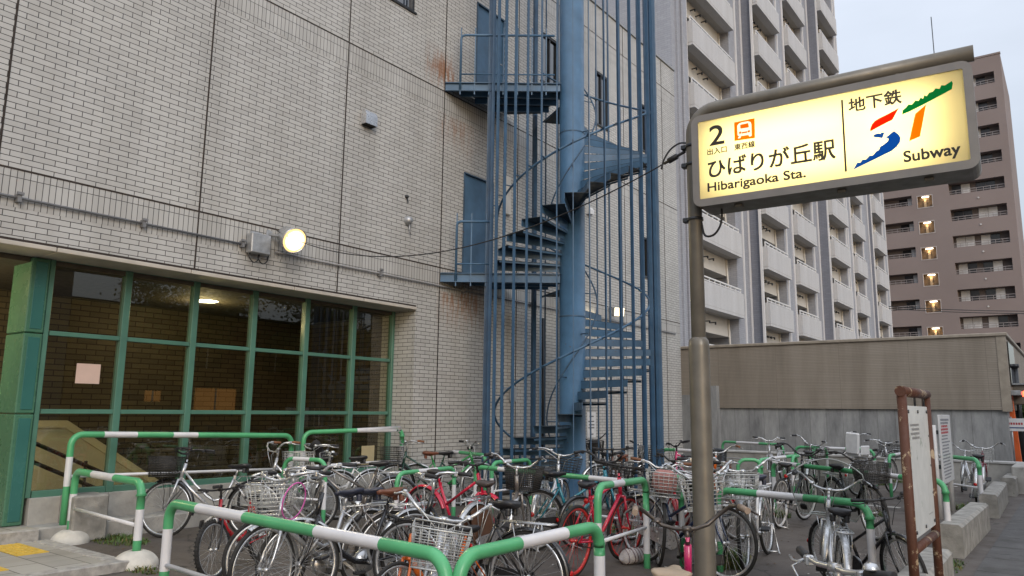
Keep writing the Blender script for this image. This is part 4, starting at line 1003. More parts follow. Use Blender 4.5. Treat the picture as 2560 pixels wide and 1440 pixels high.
# concrete cube at the foot of the long rail
p = G(150, 1308, .2)
t = thing('concrete_cube', 'rough concrete cube holding the post of the long barrier rail', 'concrete block', (-9.62, 4.36, .0)); mb = MB(); mb.bbox(-.2, .2, -.2, .2, .0, .53, 0, .02); mb.build('block', mat('block_concrete', (.3, .29, .265), .9), t)

# ------------------------------------------------------------------ bicycles
def paint(n, c, rough=.28, metal=.0, coat=.6): return mat(n, c, rough, metal, var=.1, scale=9, coat=coat, wear=((.07, .05, .04), .70, 26))
PT = dict(silver=paint('bike_silver', (.54, .55, .57), .3, .6), white=paint('bike_white', (.62, .62, .62)), red=paint('bike_red', (.42, .012, .018)), cherry=paint('bike_cherry_red', (.55, .012, .05)),
          teal=paint('bike_teal', (.012, .22, .30)), green=paint('bike_dark_green', (.012, .05, .035)), lime=paint('bike_green', (.03, .22, .06)), black=paint('bike_black', (.012, .012, .014)), grey=paint('bike_warm_grey', (.22, .20, .185), .35, .5),
          blue=paint('bike_navy', (.012, .03, .085)), orange=paint('bike_orange', (.62, .13, .015)), mint=paint('bike_mint', (.25, .5, .38)), maroon=paint('bike_maroon', (.16, .02, .035)), magenta=paint('bike_magenta', (.5, .02, .12)), brown=paint('bike_brown', (.10, .05, .03)))
M_bsil = mat('bike_alloy', (.55, .56, .57), .30, .7, var=.14, scale=16, wear=((.12, .065, .03), .68, 34)); M_wire = mat('basket_wire_steel', (.52, .52, .50), .36, .5, var=.08, scale=20); M_wireb = mat('basket_wire_black', (.03, .028, .026), .5)
M_sad = mat('saddle_black', (.022, .022, .025), .42, var=.2, scale=10); M_sadn = mat('saddle_navy', (.03, .035, .06), .4, var=.2, scale=9); M_sadb = mat('saddle_brown', (.16, .055, .03), .45); M_sadt = mat('saddle_tan', (.36, .28, .20), .5); M_sadw = mat('saddle_grey', (.2, .19, .18), .5)
M_gripb = mat('grip_black', (.02, .02, .022), .6); M_gripn = mat('grip_brown', (.17, .07, .03), .6); M_gript = mat('grip_tan', (.28, .21, .16), .6)
M_rimr = paint('rim_red', (.62, .035, .03)); M_refl = mat('red_reflector', (.5, .01, .01), .2); M_lens = mat('lamp_lens', (.6, .6, .58), .15)
M_shield = glassm('clear_windshield', (.66, .69, .67), 1.7); M_box = glassm('clear_box_plastic', (.62, .64, .66), 1.45)
HUBR, HUBF = Vector((-.53, 0, .34)), Vector((.55, 0, .34)); BBP = Vector((-.07, 0, .29)); HD = Vector((.405, 0, .70)); AX = Vector((-.24, 0, .97)).normalized()
V = Vector
MC = {}
def cache(key, fn):
    if key not in MC: MC[key] = fn()
    return MC[key]
def put(name, me, parent, mt, mw=None):
    o = link(name, me, parent)
    if not me.materials: me.materials.append(None)
    o.material_slots[0].link = 'OBJECT'; o.material_slots[0].material = mt
    if mw is not None: o.matrix_local = mw
    return o
def mesh1(fn, name):
    mb = MB(); fn(mb); me = mb.mesh(name, []); return me
def wheel_mesh(R=.34, fat=False, sp=28):
    def f(mb):
        rr = R-(.05 if fat else .034)
        mb.lathe([(rr+.004, -.013), (rr-.014, -.012), (rr-.018, -.006), (rr-.018, .006), (rr-.014, .012), (rr+.004, .013), (rr+.004, -.013)], axis='Y', n=44)
        mb.lathe([(.0, -.055), (.012, -.055), (.02, -.036), (.02, -.03), (.012, -.025), (.012, .025), (.02, .03), (.02, .036), (.012, .055), (0, .055)], axis='Y', n=12)
        for i in range(sp):
            a = 2*pi*i/sp; s = .032 if i % 2 else -.032; b = a+(.42 if (i//2) % 2 else -.42)
            mb.tube([V((.018*cos(b*1.0), s, .018*sin(b))), V(((rr-.016)*cos(a), 0, (rr-.016)*sin(a)))], .0015, 3, caps=False)
    return mesh1(f, 'wheel')
def tyre_mesh(R=.34, fat=False):
    def f(mb):
        w = .026 if fat else .0175; c = R-w; n = 8
        mb.lathe([(c+w*cos(a), w*sin(a)) for a in [2.5-5.0*i/n for i in range(n+1)]], axis='Y', n=48)
        if fat:
            for i in range(46):
                a = 2*pi*i/46
                for s in (-.6, .6): mb.obox(V(((c+w*.8)*cos(a), s*w, (c+w*.8)*sin(a))), V((-sin(a), 0, cos(a)))*.008, V((0, .007, 0)), V((cos(a), 0, sin(a)))*.008)
    return mesh1(f, 'tyre')
def fender_mesh(a0, a1, w=.03, R=.362):
    def f(mb):
        n = 26; base = len(mb.v)
        prof = [(-w, -.018), (-w*.8, -.004), (-w*.3, .002), (w*.3, .002), (w*.8, -.004), (w, -.018)]
        for i in range(n+1):
            a = a0+(a1-a0)*i/n
            for (y, dr) in prof: mb.v.append(((R+dr)*cos(a), y, (R+dr)*sin(a)))
        k = len(prof)
        for i in range(n):
            for j in range(k-1): mb.f.append((base+i*k+j, base+i*k+j+1, base+(i+1)*k+j+1, base+(i+1)*k+j)); mb.m.append(0); mb.s.append(True)
        for a in (a0+.15*(1 if a1 > a0 else -1)*0+ (a1-a0)*.04+a0*0+a0, a0+(a1-a0)*.62 if a1-a0 > 2.6 else a0+(a1-a0)*.5):
            for s in (-1, 1): mb.tube([V((0, s*.055, 0)), V((R*.6*cos(a), s*.048, R*.6*sin(a))), V((R*cos(a), s*w*.95, R*sin(a)))], .0026, 5)
    return mesh1(f, 'mudguard')
ST = V((-.265, 0, .74))
def frame_mesh(kind):
    def f(mb):
        def T(p, r, n=10): mb.tube(p, r, n)
        T([V((.36, 0, .885)), V((.412, 0, .675))], .022)
        T([BBP, ST], .0165); T([ST, V((-.29, 0, .83))], .0125)
        mb.lathe([(0, -.037), (.022, -.037), (.022, .037), (0, .037)], BBP, 'Y', 12)
        mb.lathe([(.02, -.02), (.021, .02)], ST+V((.008, 0, -.015)), 'Z', 10)
        for s in (-1, 1):
            T([BBP+V((0, s*.02, 0)), BBP+V((-.1, s*.045, .01)), HUBR+V((.0, s*.062, 0))], .0095, 8)
            T([BBP+(ST-BBP)*.90+V((0, s*.012, 0)), BBP+(ST-BBP)*.86+V((-.06, s*.05, -.03)), HUBR+V((0, s*.062, 0))], .0075, 8)
        if kind == 'step':
            T([V((.402, 0, .71)), V((.30, 0, .60)), BBP+V((.03, 0, .02))], .021)
            T([V((.38, 0, .80)), V((.22, 0, .63)), V((.06, 0, .49)), V((-.03, 0, .44)), BBP+(ST-BBP)*.40], .015)
        elif kind == 'loop':
            T([V((.402, 0, .71)), V((.28, 0, .50)), V((.15, 0, .37)), V((.05, 0, .31)), BBP], .023)
        elif kind == 'low':
            T([V((.40, 0, .72)), V((.27, 0, .52)), V((.10, 0, .40)), V((-.05, 0, .38)), BBP+(ST-BBP)*.25], .033)
            T([V((.385, 0, .78)), V((.27, 0, .70)), V((.22, 0, .6))], .014)
        elif kind == 'mixte':
            T([V((.405, 0, .71)), BBP+V((.02, 0, .01))], .018)
            T([V((.375, 0, .82)), BBP+(ST-BBP)*.48], .016)
        else:
            T([V((.405, 0, .71)), BBP+V((.02, 0, .01))], .02)
            T([V((.37, 0, .835)), ST+V((.01, 0, -.03))], .0165)
    return mesh1(f, 'frame')
def fork_mesh():
    def f(mb):
        mb.tube([V((.41, -.05, .685)), V((.41, .05, .685))], .015, 8)
        for s in (-1, 1): mb.tube([V((.41, s*.05, .69)), V((.455, s*.056, .53)), V((.50, s*.058, .42)), HUBF+V((0, s*.06, 0))], [.014, .013, .011, .009], 8)
        mb.tube([V((.41, 0, .70)), V((.35, 0, .93))], .013, 8)
    return mesh1(f, 'fork')
BARS = dict(city=[(.362, .0, 1.0), (.40, .05, 1.0), (.425, .12, 1.02), (.415, .19, 1.05), (.36, .25, 1.06), (.27, .285, 1.055), (.16, .30, 1.045)],
            bow=[(.362, .0, .97), (.385, .06, .97), (.42, .13, .985), (.425, .20, 1.04), (.39, .26, 1.09), (.30, .29, 1.10), (.18, .305, 1.09)],
            flat=[(.362, 0, 1.0), (.375, .1, 1.0), (.36, .2, 1.01), (.33, .31, 1.02)],
            rise=[(.362, 0, .98), (.365, .07, .985), (.37, .14, 1.03), (.35, .22, 1.045), (.31, .33, 1.05)])
def bar_mesh(kind):
    P_ = BARS[kind]
    def f(mb):
        pts = [V((x, -y, z)) for x, y, z in P_[::-1]]+[V(q) for q in P_[1:]]
        mb.tube(pts, .0115, 8)
        c = V(P_[0]); mb.tube([V((.36, 0, .885)), V((.352, 0, c.z-.03)), c], .0135, 8); mb.tube([c+V((0, -.025, 0)), c+V((0, .025, 0))], .019, 8)
        for s in (-1, 1):
            e, e2 = V(P_[-1]), V(P_[-2]); e.y *= s; e2.y *= s; d = (e2-e).normalized()
            q = e+d*(.135); fwd = V((1, 0, 0)); fw = (fwd-d*d.dot(fwd)); fw = fw.normalized() if fw.length > .2 else V((0, s, 0))
            dn = V((0, 0, -1)); o = fw*.55+dn*.35+V((0, s*.3, 0))
            mb.tube([q, q+o*.06-d*.01, q+o*.075-d*.05, q+o*.07-d*.12], .0065, 6); mb.bbox(q.x-.018, q.x+.018, q.y-.016, q.y+.016, q.z-.03, q.z+.012, 0, .006)
            mb.tube([q+o*.03, q+V((.10, -s*.05, -.02)), V((.47, s*.05, .93)), V((.43, s*.02, .76))], .0035, 5)
        mb.lathe([(0, .045), (.02, .04), (.028, .025), (.028, .02), (.0, .018)], V(P_[2])+V((0, .03, 0)), 'Z', 12)
    return mesh1(f, 'handlebar')
def grip_mesh(kind, s):
    e, e2 = V(BARS[kind][-1]), V(BARS[kind][-2]); e.y *= s; e2.y *= s; d = (e2-e).normalized()
    return mesh1(lambda mb: mb.tube([e-d*.004, e+d*.02, e+d*.06, e+d*.115], [.0175, .0165, .0175, .0165], 10), 'grip')
def saddle_mesh(sport=False):
    def f(mb):
        w = .75 if sport else 1.0
        secs = [(-.135, .055*w, .0, .03), (-.11, .092*w, .012, .05), (-.06, .098*w, .012, .055), (0, .068*w, .004, .05), (.05, .038, .002, .042), (.10, .026, .004, .036), (.135, .018, -.004, .025)]
        base = len(mb.v); n = 12
        for (x, hw, zt, th) in secs:
            for j in range(n):
                a = 2*pi*j/n; c, s = cos(a), sin(a)
                mb.v.append((x, hw*c, zt+(th*.25*s if s > 0 else th*s)))
        for i in range(len(secs)-1):
            for j in range(n): mb.f.append((base+i*n+j, base+i*n+(j+1) % n, base+(i+1)*n+(j+1) % n, base+(i+1)*n+j)); mb.m.append(0); mb.s.append(True)
        mb.f.append(tuple(base+j for j in range(n))[::-1]); mb.m.append(0); mb.s.append(True)
        mb.f.append(tuple(base+(len(secs)-1)*n+j for j in range(n))); mb.m.append(0); mb.s.append(True)
        if not sport:
            for s in (-1, 1): mb.lathe([(.022, -.09), (.026, -.075), (.022, -.065), (.026, -.05), (.022, -.035)], (-.08, s*.055, 0), 'Z', 8)
        for s in (-1, 1): mb.tube([V((-.10, s*.04, -.03)), V((0, s*.02, -.055)), V((.11, s*.012, -.02))], .004, 5)
    return mesh1(f, 'saddle')
def basket_mesh(kind):
    def f(mb):
        r = .0026
        if kind == 'round':
            c = V((.49, 0, 0))
            for i in range(9):
                z = .725+.032*i; a, b = .13+.045*i/8, .17+.06*i/8
                mb.tube([c+V((a*cos(2*pi*q/28), b*sin(2*pi*q/28), z)) for q in range(28)], .004 if i in (0, 8) else .0028, 5, closed=True)
            for q in range(22):
                t = 2*pi*q/22; mb.tube([c+V((.13*cos(t), .17*sin(t), .725)), c+V((.175*cos(t), .23*sin(t), .98))], r, 4)
            for q in range(7): mb.tube([c+V((-.1, -.12+.04*q, .725)), c+V((.1, -.12+.04*q, .725))], r, 4)
            return
        dense = kind == 'mesh'
        x0, x1, w0, z0, z1 = .47, .74, .15, .72, .96; gx, gw = .02, .035
        nh = 12 if dense else 7; nv = 14 if dense else 7
        rw = .0032 if dense else r
        for i in range(nh+1):
            t = i/nh; z = z0+(z1-z0)*t; g, h = gx*t, w0+gw*t
            mb.tube([V((x0-g*.3, -h, z)), V((x1+g, -h, z)), V((x1+g, h, z)), V((x0-g*.3, h, z))], .0045 if i in (0, nh) else rw, 5, closed=True)
        for q in range(nv+1):
            t = q/nv
            for (p, d) in ((V((x0, -w0+2*w0*t, z0)), V((x0-gx*.3, -(w0+gw)+2*(w0+gw)*t, z1))), (V((x1, -w0+2*w0*t, z0)), V((x1+gx, -(w0+gw)+2*(w0+gw)*t, z1))),
                           (V((x0+(x1-x0)*t, -w0, z0)), V((x0+(x1+gx-x0)*t, -w0-gw, z1))), (V((x0+(x1-x0)*t, w0, z0)), V((x0+(x1+gx-x0)*t, w0+gw, z1)))): mb.tube([p, d], rw, 4)
            mb.tube([V((x0, -w0+2*w0*t, z0)), V((x1, -w0+2*w0*t, z0))], rw, 4); mb.tube([V((x0+(x1-x0)*t, -w0, z0)), V((x0+(x1-x0)*t, w0, z0))], rw, 4)
        for s in (-1, 1): mb.tube([V((.60, s*.10, z0)), V((.56, s*.065, .55)), HUBF+V((0, s*.07, 0))], .004, 5)
    return mesh1(f, 'basket')
def carrier_mesh():
    def f(mb):
        mb.tube([V((-.33, -.055, .735)), V((-.70, -.065, .735)), V((-.75, -.04, .735)), V((-.75, .04, .735)), V((-.70, .065, .735)), V((-.33, .055, .735))], .0055, 6)
        for y in (-.022, .022): mb.tube([V((-.30, y, .735)), V((-.75, y, .735))], .0045, 5)
        for x in (-.38, -.52, -.66): mb.tube([V((x, -.06, .733)), V((x, .06, .733))], .0045, 5)
        for s in (-1, 1): mb.tube([V((-.62, s*.062, .735)), HUBR+V((0, s*.07, 0))], .0048, 6); mb.tube([V((-.42, s*.058, .735)), HUBR+V((.0, s*.07, 0))], .0042, 6)
        mb.tube([V((-.34, 0, .735)), V((-.26, 0, .66))], .005, 5)
    return mesh1(f, 'carrier')
def crank_mesh():
    def f(mb):
        mb.lathe([(.0, -.052), (.085, -.052), (.09, -.05), (.09, -.046), (.0, -.046)], (0, 0, 0), 'Y', 26); mb.tube([(0, -.075, 0), (0, .075, 0)], .013, 8)
        for s, a in ((-1, .7), (1, .7+pi)): mb.bar((0, s*.06, 0), (.165*cos(a), s*.07, .165*sin(a)), .022, .012, (0, 1, 0))
    return mesh1(f, 'crankset')
def pedal_mesh(): return mesh1(lambda mb: (mb.bbox(-.045, .045, -.045, .045, -.012, .012, 0, .006), mb.box(-.055, -.045, -.03, .03, -.006, .006)), 'pedal')
def guard_mesh():
    def f(mb):
        p = []
        for i in range(9): a = pi/2-pi*i/8+.0; p.append((BBP.x+.10*cos(a), BBP.z+.10*sin(a)))
        q = [(HUBR.x-.02, .30), (HUBR.x-.045, .335), (HUBR.x-.02, .375)]
        mb.prism(p+q, (0, -.066, 0), (1, 0, 0), (0, 0, 1), (0, -1, 0), .014)
    return mesh1(f, 'chain_guard')
def chain_mesh(): return mesh1(lambda mb: mb.tube([V((BBP.x, -.05, BBP.z+.088)), V((HUBR.x, -.05, HUBR.z+.035)), V((HUBR.x-.035, -.05, HUBR.z)), V((HUBR.x, -.05, HUBR.z-.035)), V((BBP.x, -.05, BBP.z-.088))], .006, 5), 'chain')
def stand_mesh(double):
    def f(mb):
        if double:
            for s in (-1, 1): mb.tube([HUBR+V((0, s*.075, 0)), HUBR+V((-.02, s*.085, -.12)), V((-.55, s*.11, .02)), V((-.53, s*.13, .012))], .008, 6)
            mb.tube([V((-.552, -.11, .03)), V((-.552, .11, .03))], .008, 6)
        else: mb.tube([V((-.42, .07, .30)), V((-.40, .12, .14)), V((-.36, .17, .012)), V((-.33, .18, .012))], .0085, 6)
    return mesh1(f, 'kickstand')
def lamp_mesh(): return mesh1(lambda mb: (mb.lathe([(0, -.05), (.025, -.045), (.034, -.02), (.034, .0)], (.50, .0, .66), 'X', 12), mb.tube([V((.43, 0, .68)), V((.48, 0, .66))], .008, 6)), 'headlamp')
def lens_mesh(): return mesh1(lambda mb: mb.lathe([(.033, .0), (.02, .006), (0, .008)], (.50, 0, .66), 'X', 12), 'lens')
BIKEN = 0
def bicycle(label, px, at, phi=None, to=None, frame='step', col='silver', bars='city', basket=None, seat=None, grip=None, rim=None, tyre=None, fender='alloy', rack=True, guard=True, steer=0, lean=4, s=1.0, fat=False, sport=False, double=True, bar_col=None, stand_y=0, fenders=True, extra=None, fork=None, crank=None, bmat=None, lock=False):
    global BIKEN; BIKEN += 1
    rb_ = random.Random(BIKEN*17+3)
    loc = dict(F=(HUBF, .34), R=(HUBR, .34), S=(V((-.29, 0, .86)), .86), H=(V((.36, 0, 1.03)), 1.03))
    A, z = loc[at]; p = G(*px, z*s)
    if to is not None:
        q = G(*to[1], loc[to[0]][1]*s); dv = (loc[to[0]][0]-A); v = q-p
        yaw = math.atan2(v.y, v.x)-(0 if dv.x > 0 else pi)
    else: yaw = RAD(phi)+YAW
    rot = Matrix.Rotation(yaw, 3, 'Z') @ Matrix.Rotation(RAD(lean), 3, 'X')
    o = p-rot @ (A*s); o.z = 0
    t = thing('bicycle', label, 'bicycle', o, 0, 'bicycles parked between the barrier rails'); t.rotation_euler = (RAD(lean), 0, yaw); t.scale = (s, s, s)
    Mc = PT[col]; Mf = M_bsil if fender == 'alloy' else (PT[fender] if fender in PT else fender); Mr = rim or M_bsil; Mt = tyre or M_rubber; Mb = bmat or (M_black if bar_col == 'black' else M_bsil)
    put('frame', cache(('fr', frame), lambda: frame_mesh(frame)), t, Mc)
    F = Matrix.Translation(HD) @ Matrix.Rotation(RAD(steer), 4, AX) @ Matrix.Translation(-HD)
    put('fork', cache('fork', fork_mesh), t, fork or Mc, F)
    for nm, hub, mm in (('rear', HUBR, Matrix.Identity(4)), ('front', HUBF, F)):
        w = put('wheel', cache(('wh', fat), lambda: wheel_mesh(fat=fat)), t, Mr, mm @ Matrix.Translation(hub) @ Matrix.Rotation(rb_.random()*6, 4, 'Y'))
        put('tyre', cache(('ty', fat), lambda: tyre_mesh(fat=fat)), w, Mt)
    if fenders:
        put('mudguard', cache('mgr', lambda: fender_mesh(RAD(20), RAD(205))), t, Mf, Matrix.Translation(HUBR))
        put('mudguard', cache('mgf', lambda: fender_mesh(RAD(62), RAD(192))), t, Mf, F @ Matrix.Translation(HUBF))
    hb = put('handlebar', cache(('hb', bars), lambda: bar_mesh(bars)), t, Mb, F)
    for sd_ in (-1, 1): put('grip', cache(('gr', bars, sd_), lambda: grip_mesh(bars, sd_)), hb, grip or M_gripb)
    put('saddle', cache(('sa', sport), lambda: saddle_mesh(sport)), t, seat or M_sad, Matrix.Translation((-.30, 0, .865)))
    if basket: put('basket', cache(('ba', basket), lambda: basket_mesh(basket)), t, M_wireb if basket in ('mesh', 'black') else M_wire, F)
    if rack: put('carrier', cache('rack', carrier_mesh), t, M_bsil)
    ck = put('crankset', cache('crank', crank_mesh), t, crank or M_bsil, Matrix.Translation(BBP) @ Matrix.Rotation(rb_.random()*6, 4, 'Y'))
    for sd_, a in ((-1, .7), (1, .7+pi)): put('pedal', cache('pedal', pedal_mesh), ck, M_black, Matrix.Translation((.165*cos(a), sd_*.125, .165*sin(a))))
    if guard: put('chain_guard', cache('guard', guard_mesh), t, Mf if guard is True else guard)
    else: put('chain', cache('chain', chain_mesh), t, M_alu)
    put('kickstand', cache(('st', double), lambda: stand_mesh(double)), t, M_bsil)
    if not sport:
        lp = put('headlamp', cache('lamp', lamp_mesh), t, M_black if basket in ('mesh', 'black') else M_bsil, F); put('lens', cache('lens', lens_mesh), lp, M_lens)
    put('reflector', cache('refl', lambda: mesh1(lambda mb: mb.lathe([(0, -.012), (.024, -.008), (.028, 0), (.0, .0)], (0, 0, 0), 'X', 12), 'reflector')), t, M_refl, Matrix.Translation((-.895 if fenders else -.34, 0, .40 if fenders else .7)))
    if lock: put('lock', cache('lock', lambda: mesh1(lambda mb: (mb.tube(arc((0, 0, 0), (0, 1, 0), (0, 0, 1), .055, .2, 2*pi-.2, 16), .009, 6), mb.bbox(-.02, .02, .03, .08, -.035, .035, 0, .008)), 'lock')), t, M_black, Matrix.Translation((-.36, 0, .63)) @ Matrix.Rotation(RAD(-55), 4, 'Y'))
    if extra: extra(t, F)
    return t
def ring_extra(t, F):
    mb = MB(); mb.tube([V((.47+.12*cos(2*pi*q/24), .222+.035*sin(2*pi*q/24), .85+.14*sin(2*pi*q/24))) for q in range(24)], .006, 6, closed=True); o = mb.build('pink_ring', mat('pink_plastic', (.62, .13, .42), .4), t); o.matrix_local = F
def phone_extra(t, F):
    mb = MB(); mb.bbox(.38, .46, -.05, .05, 1.02, 1.06, 0, .01); o = mb.build('phone_holder', M_black, t); o.matrix_local = F
def cover_extra(t, F):
    mb = MB(); pts = [V((.36, -.1, 1.02)), V((.34, 0, 1.05)), V((.30, .1, 1.0))]
    mb.tube(pts, [.05, .075, .05], 10); mb.tube([V((.30, .02, 1.0)), V((.22, .0, .80)), V((.20, .02, .62))], [.06, .07, .035], 10); mb.build('rain_cover', mat('black_cloth', (.015, .015, .017), .9, bmp=.4), t)
def shield_extra(t, F):
    mb = MB(); n = 10; m_ = 9
    for i in range(n):
        for j in range(m_):
            def q(i, j):
                y = (-1+2*i/n); z = j/m_; w = .24+.10*min(1, z*2.2)-.06*z*z
                return V((.60-.16*y*y-.16*(z-.3), w*y, .70+.55*z-.10*y*y*z))
            mb.quad(q(i, j), q(i+1, j), q(i+1, j+1), q(i, j+1)); mb.s[-1] = True
    o = mb.build('windshield', M_shield, t); o.matrix_local = F
    mb = MB(); e = [q(0, j) for j in range(m_+1)]+[q(i, m_) for i in range(1, n+1)]+[q(n, j) for j in range(m_-1, -1, -1)]+[q(i, 0) for i in range(n-1, 0, -1)]
    mb.tube(e, .006, 5, closed=True); o2 = mb.build('shield_rim', mat('rim_plastic', (.30, .32, .31), .4), t); o2.matrix_local = F
def box_extra(t, F):
    mb = MB()
    mb.box(.47, .80, -.20, -.197, .76, 1.02); mb.box(.47, .80, .197, .20, .76, 1.02); mb.box(.47, .473, -.197, .197, .76, 1.02); mb.box(.797, .80, -.197, .197, .76, 1.02); mb.box(.47, .80, -.2, .2, .757, .76)
    mb.tube([V((.465, -.205, 1.02)), V((.805, -.205, 1.02)), V((.805, .205, 1.02)), V((.465, .205, 1.02))], .008, 6, closed=True)
    o = mb.build('box_basket', M_box, t); o.matrix_local = F
def child_extra(t, F):
    mb = MB(); mb.bbox(-.68, -.38, -.15, .15, .76, .82, 0, .02); mb.bbox(-.72, -.66, -.15, .15, .80, 1.22, 0, .025)
    for s_ in (-1, 1): mb.bbox(-.66, -.40, s_*.16-.015, s_*.16+.015, .80, .98, 0, .012)
    mb.build('child_seat', M_white, t)
def skirt(col):
    def f(t, F):
        mb = MB()
        for s_ in (-1, 1):
            n = 18; pts = [(HUBR.x+.33*cos(a), HUBR.z+.33*sin(a)) for a in [RAD(-10)+RAD(180)*i/n for i in range(n+1)]]
            mb.prism([(HUBR.x-.05, HUBR.z-.03)]+pts[:n-4], (0, s_*.042, 0), (1, 0, 0), (0, 0, 1), (0, s_, 0), .003)
        mb.build('dress_guard', col, t)
    return f
M_skb = mat('brown_vinyl', (.12, .06, .035), .35); M_skm = mat('maroon_vinyl', (.25, .02, .03), .35)
def bag(col):
    def f(t, F):
        mb = MB(); mb.bbox(.50, .74, -.12, .12, .75, .98, 0, .05); o = mb.build('bag', col, t); o.matrix_local = F
    return f
def red_stay(t, F): pass
B = bicycle
B('silver bicycle with black mesh basket, leftmost of all, beside the domed rail', (414, 1272), 'F', 181, frame='step', col='silver', bars='city', basket='mesh', bar_col='black', fender='black', steer=-6, lean=4)
B('small red bicycle with fat black tyres behind the nearest long rail', (533, 1374), 'F', 258, frame='low', col='red', bars='flat', s=.80, fat=True, rack=False, guard=False, fenders=False, bar_col='black', double=False, extra=phone_extra, fork=M_black, lean=7)
B('silver bicycle with round wire basket and pink ring, big in the foreground', (655, 1424), 'F', to=('R', (942, 1372)), frame='step', col='silver', bars='city', basket='round', seat=M_sadn, extra=ring_extra, steer=10, lean=5, lock=True)
B('grey bicycle parked tight behind the pink ringed basket', (664, 1398), 'F', 205, frame='step', col='grey', bars='city', seat=M_sadn, grip=M_gripb, fender='grey', steer=-5, lean=6)
B('white bicycle with a black cloth over its handlebar', (930, 1233), 'R', 212, frame='step', col='white', bars='city', basket='wire', seat=M_sad, extra=cover_extra, steer=12)
B('bicycle with slate grey mudguards beside the white covered bicycle', (985, 1256), 'R', 203, frame='mixte', col='grey', bars='flat', fender=mat('slate_fender', (.075, .085, .10), .4), seat=M_sad, sport=True, lean=-3)
B('dark green bicycle with tall wire basket at the end of the glazing', (1016, 1106), 'H', 198, frame='mixte', col='green', bars='city', basket='black', grip=M_gripn, fender='black', steer=8)
B('red bicycle with red mudguards and black flat handlebar', (1063, 1290), 'R', 318, frame='mixte', col='cherry', bars='rise', fender='cherry', bar_col='black', seat=M_sad, rack=False, guard=False, sport=True, steer=-14, double=False)
B('silver bicycle with square wire basket seen between the two nearest rails', (1113, 1271), 'H', 270, frame='step', col='silver', bars='bow', basket='wire', steer=4, lean=-8, seat=M_sad, s=.94)
B('orange bicycle behind the curved end of the nearest long rail', (1030, 1292), 'H', 226, frame='low', col='orange', bars='flat', s=.8, bar_col='black', rack=False, guard=False, fenders=False, sport=True, double=False, steer=8, lean=3)
B('warm grey bicycle with brown dress guard and dark basket in the middle', (1294, 1154), 'H', 64, frame='loop', col='grey', bars='bow', basket='mesh', seat=mat('saddle_dark_brown', (.06, .045, .04), .45), extra=skirt(M_skb), steer=6)
B('teal bicycle with black bow handlebar', (1340, 1300), 'R', 24, frame='mixte', col='teal', bars='bow', basket='black', bar_col='black', fender=mat('slate_fender', (.075, .085, .10), .4), seat=M_sad, guard=M_black, steer=22, rack=False)
B('red bicycle with bright red wheel rims', (1437, 1353), 'R', to=('F', (1553, 1322)), frame='diamond', col='cherry', bars='flat', bar_col='black', rim=M_rimr, rack=False, guard=False, fenders=False, sport=True, double=False, steer=-8, lean=3)
B('bicycle with tan saddle and tan grips, nearest the sign pole', (1684, 1430), 'S', 71, frame='loop', col='magenta', bars='bow', seat=M_sadt, grip=M_gript, bmat=mat('bar_dark_bronze', (.10, .085, .075), .35, .6), steer=16, s=.97, lean=2)
B('navy bicycle with polished front mudguard just right of the sign pole', (1814, 1358), 'F', 306, frame='mixte', col='blue', bars='bow', steer=6, lean=-4, basket=None)
B('white bicycle with wide wire basket facing the camera behind the right rail', (1858, 1340), 'F', to=('R', (1927, 1300)), frame='step', col='white', bars='bow', basket='wire', seat=M_sadn, steer=5, lean=3)
B('black bicycle with white wheel rims behind the white bicycle', (1951, 1258), 'R', to=('F', (2021, 1240)), frame='diamond', col='black', bars='bow', bar_col='black', fenders=False, rim=mat('rim_pale', (.6, .6, .6), .4), rack=False, guard=False, seat=M_sad, steer=-10)
B('silver bicycle with a clear windshield and carrier at the right rail end', (2106, 1448), 'R', 74, frame='loop', col='silver', bars='bow', seat=M_sad, extra=shield_extra, steer=-10, lean=3, s=.94)
B('mint bicycle with chrome flat handlebar at the bottom right edge', (2086, 1398), 'H', 188, frame='diamond', col='mint', bars='flat', rack=False, fenders=False, guard=False, sport=True, double=False, steer=0, lean=2)
B('maroon bicycle with maroon dress guard at the far right', (2444, 1216), 'R', to=('F', (2507, 1172)), frame='loop', col='maroon', bars='bow', basket='wire', extra=skirt(M_skm), seat=M_sad, steer=5)
B('pale bicycle alongside the maroon bicycle', (2412, 1120), 'H', 74, frame='step', col='silver', bars='bow', seat=M_sad, steer=-20, s=.88)
# back rows
B('silver bicycle with wide bars in the back row by the narrow far rail', (1921, 1096), 'H', 236, frame='step', col='silver', bars='rise', seat=M_sad, steer=20)
B('black bicycle with raised silver bars in the back row', (2026, 1104), 'H', 66, frame='mixte', col='black', bars='bow', basket='black', seat=M_sad, steer=-25)
B('silver bicycle with twisted bars left of the farthest rail', (2142, 1088), 'H', 160, frame='step', col='silver', bars='bow', seat=M_sad, steer=30)
B('bicycle with white child seat just left of the rusty board', (2214, 1104), 'H', 30, frame='loop', col='silver', bars='city', basket='black', extra=child_extra, steer=12)
B('black bicycle with large black mesh basket facing the camera', (2148, 1141), 'H', 271, frame='loop', col='black', bars='bow', basket='mesh', bar_col='black', fender='black', seat=M_sad, steer=3)
B('low black bicycle behind the clear windshield', (2205, 1240), 'H', 285, frame='mixte', col='black', bars='flat', bar_col='black', s=.86, fender='black', steer=-8)
B('orange bicycle with a clear plastic box in front', (1790, 1122), 'H', 86, frame='loop', col='orange', bars='bow', extra=box_extra, seat=M_sadb, grip=M_gripn, steer=4)
B('black bicycle with magenta frame left of the sign pole', (1690, 1108), 'H', 214, frame='diamond', col='magenta', bars='rise', bar_col='black', sport=True, rack=False, guard=False, steer=-10)
B('black bicycle at the foot of the stair cage beside the sign pole', (1682, 1142), 'H', 196, frame='step', col='black', bars='rise', bar_col='black', seat=M_sad, steer=18)
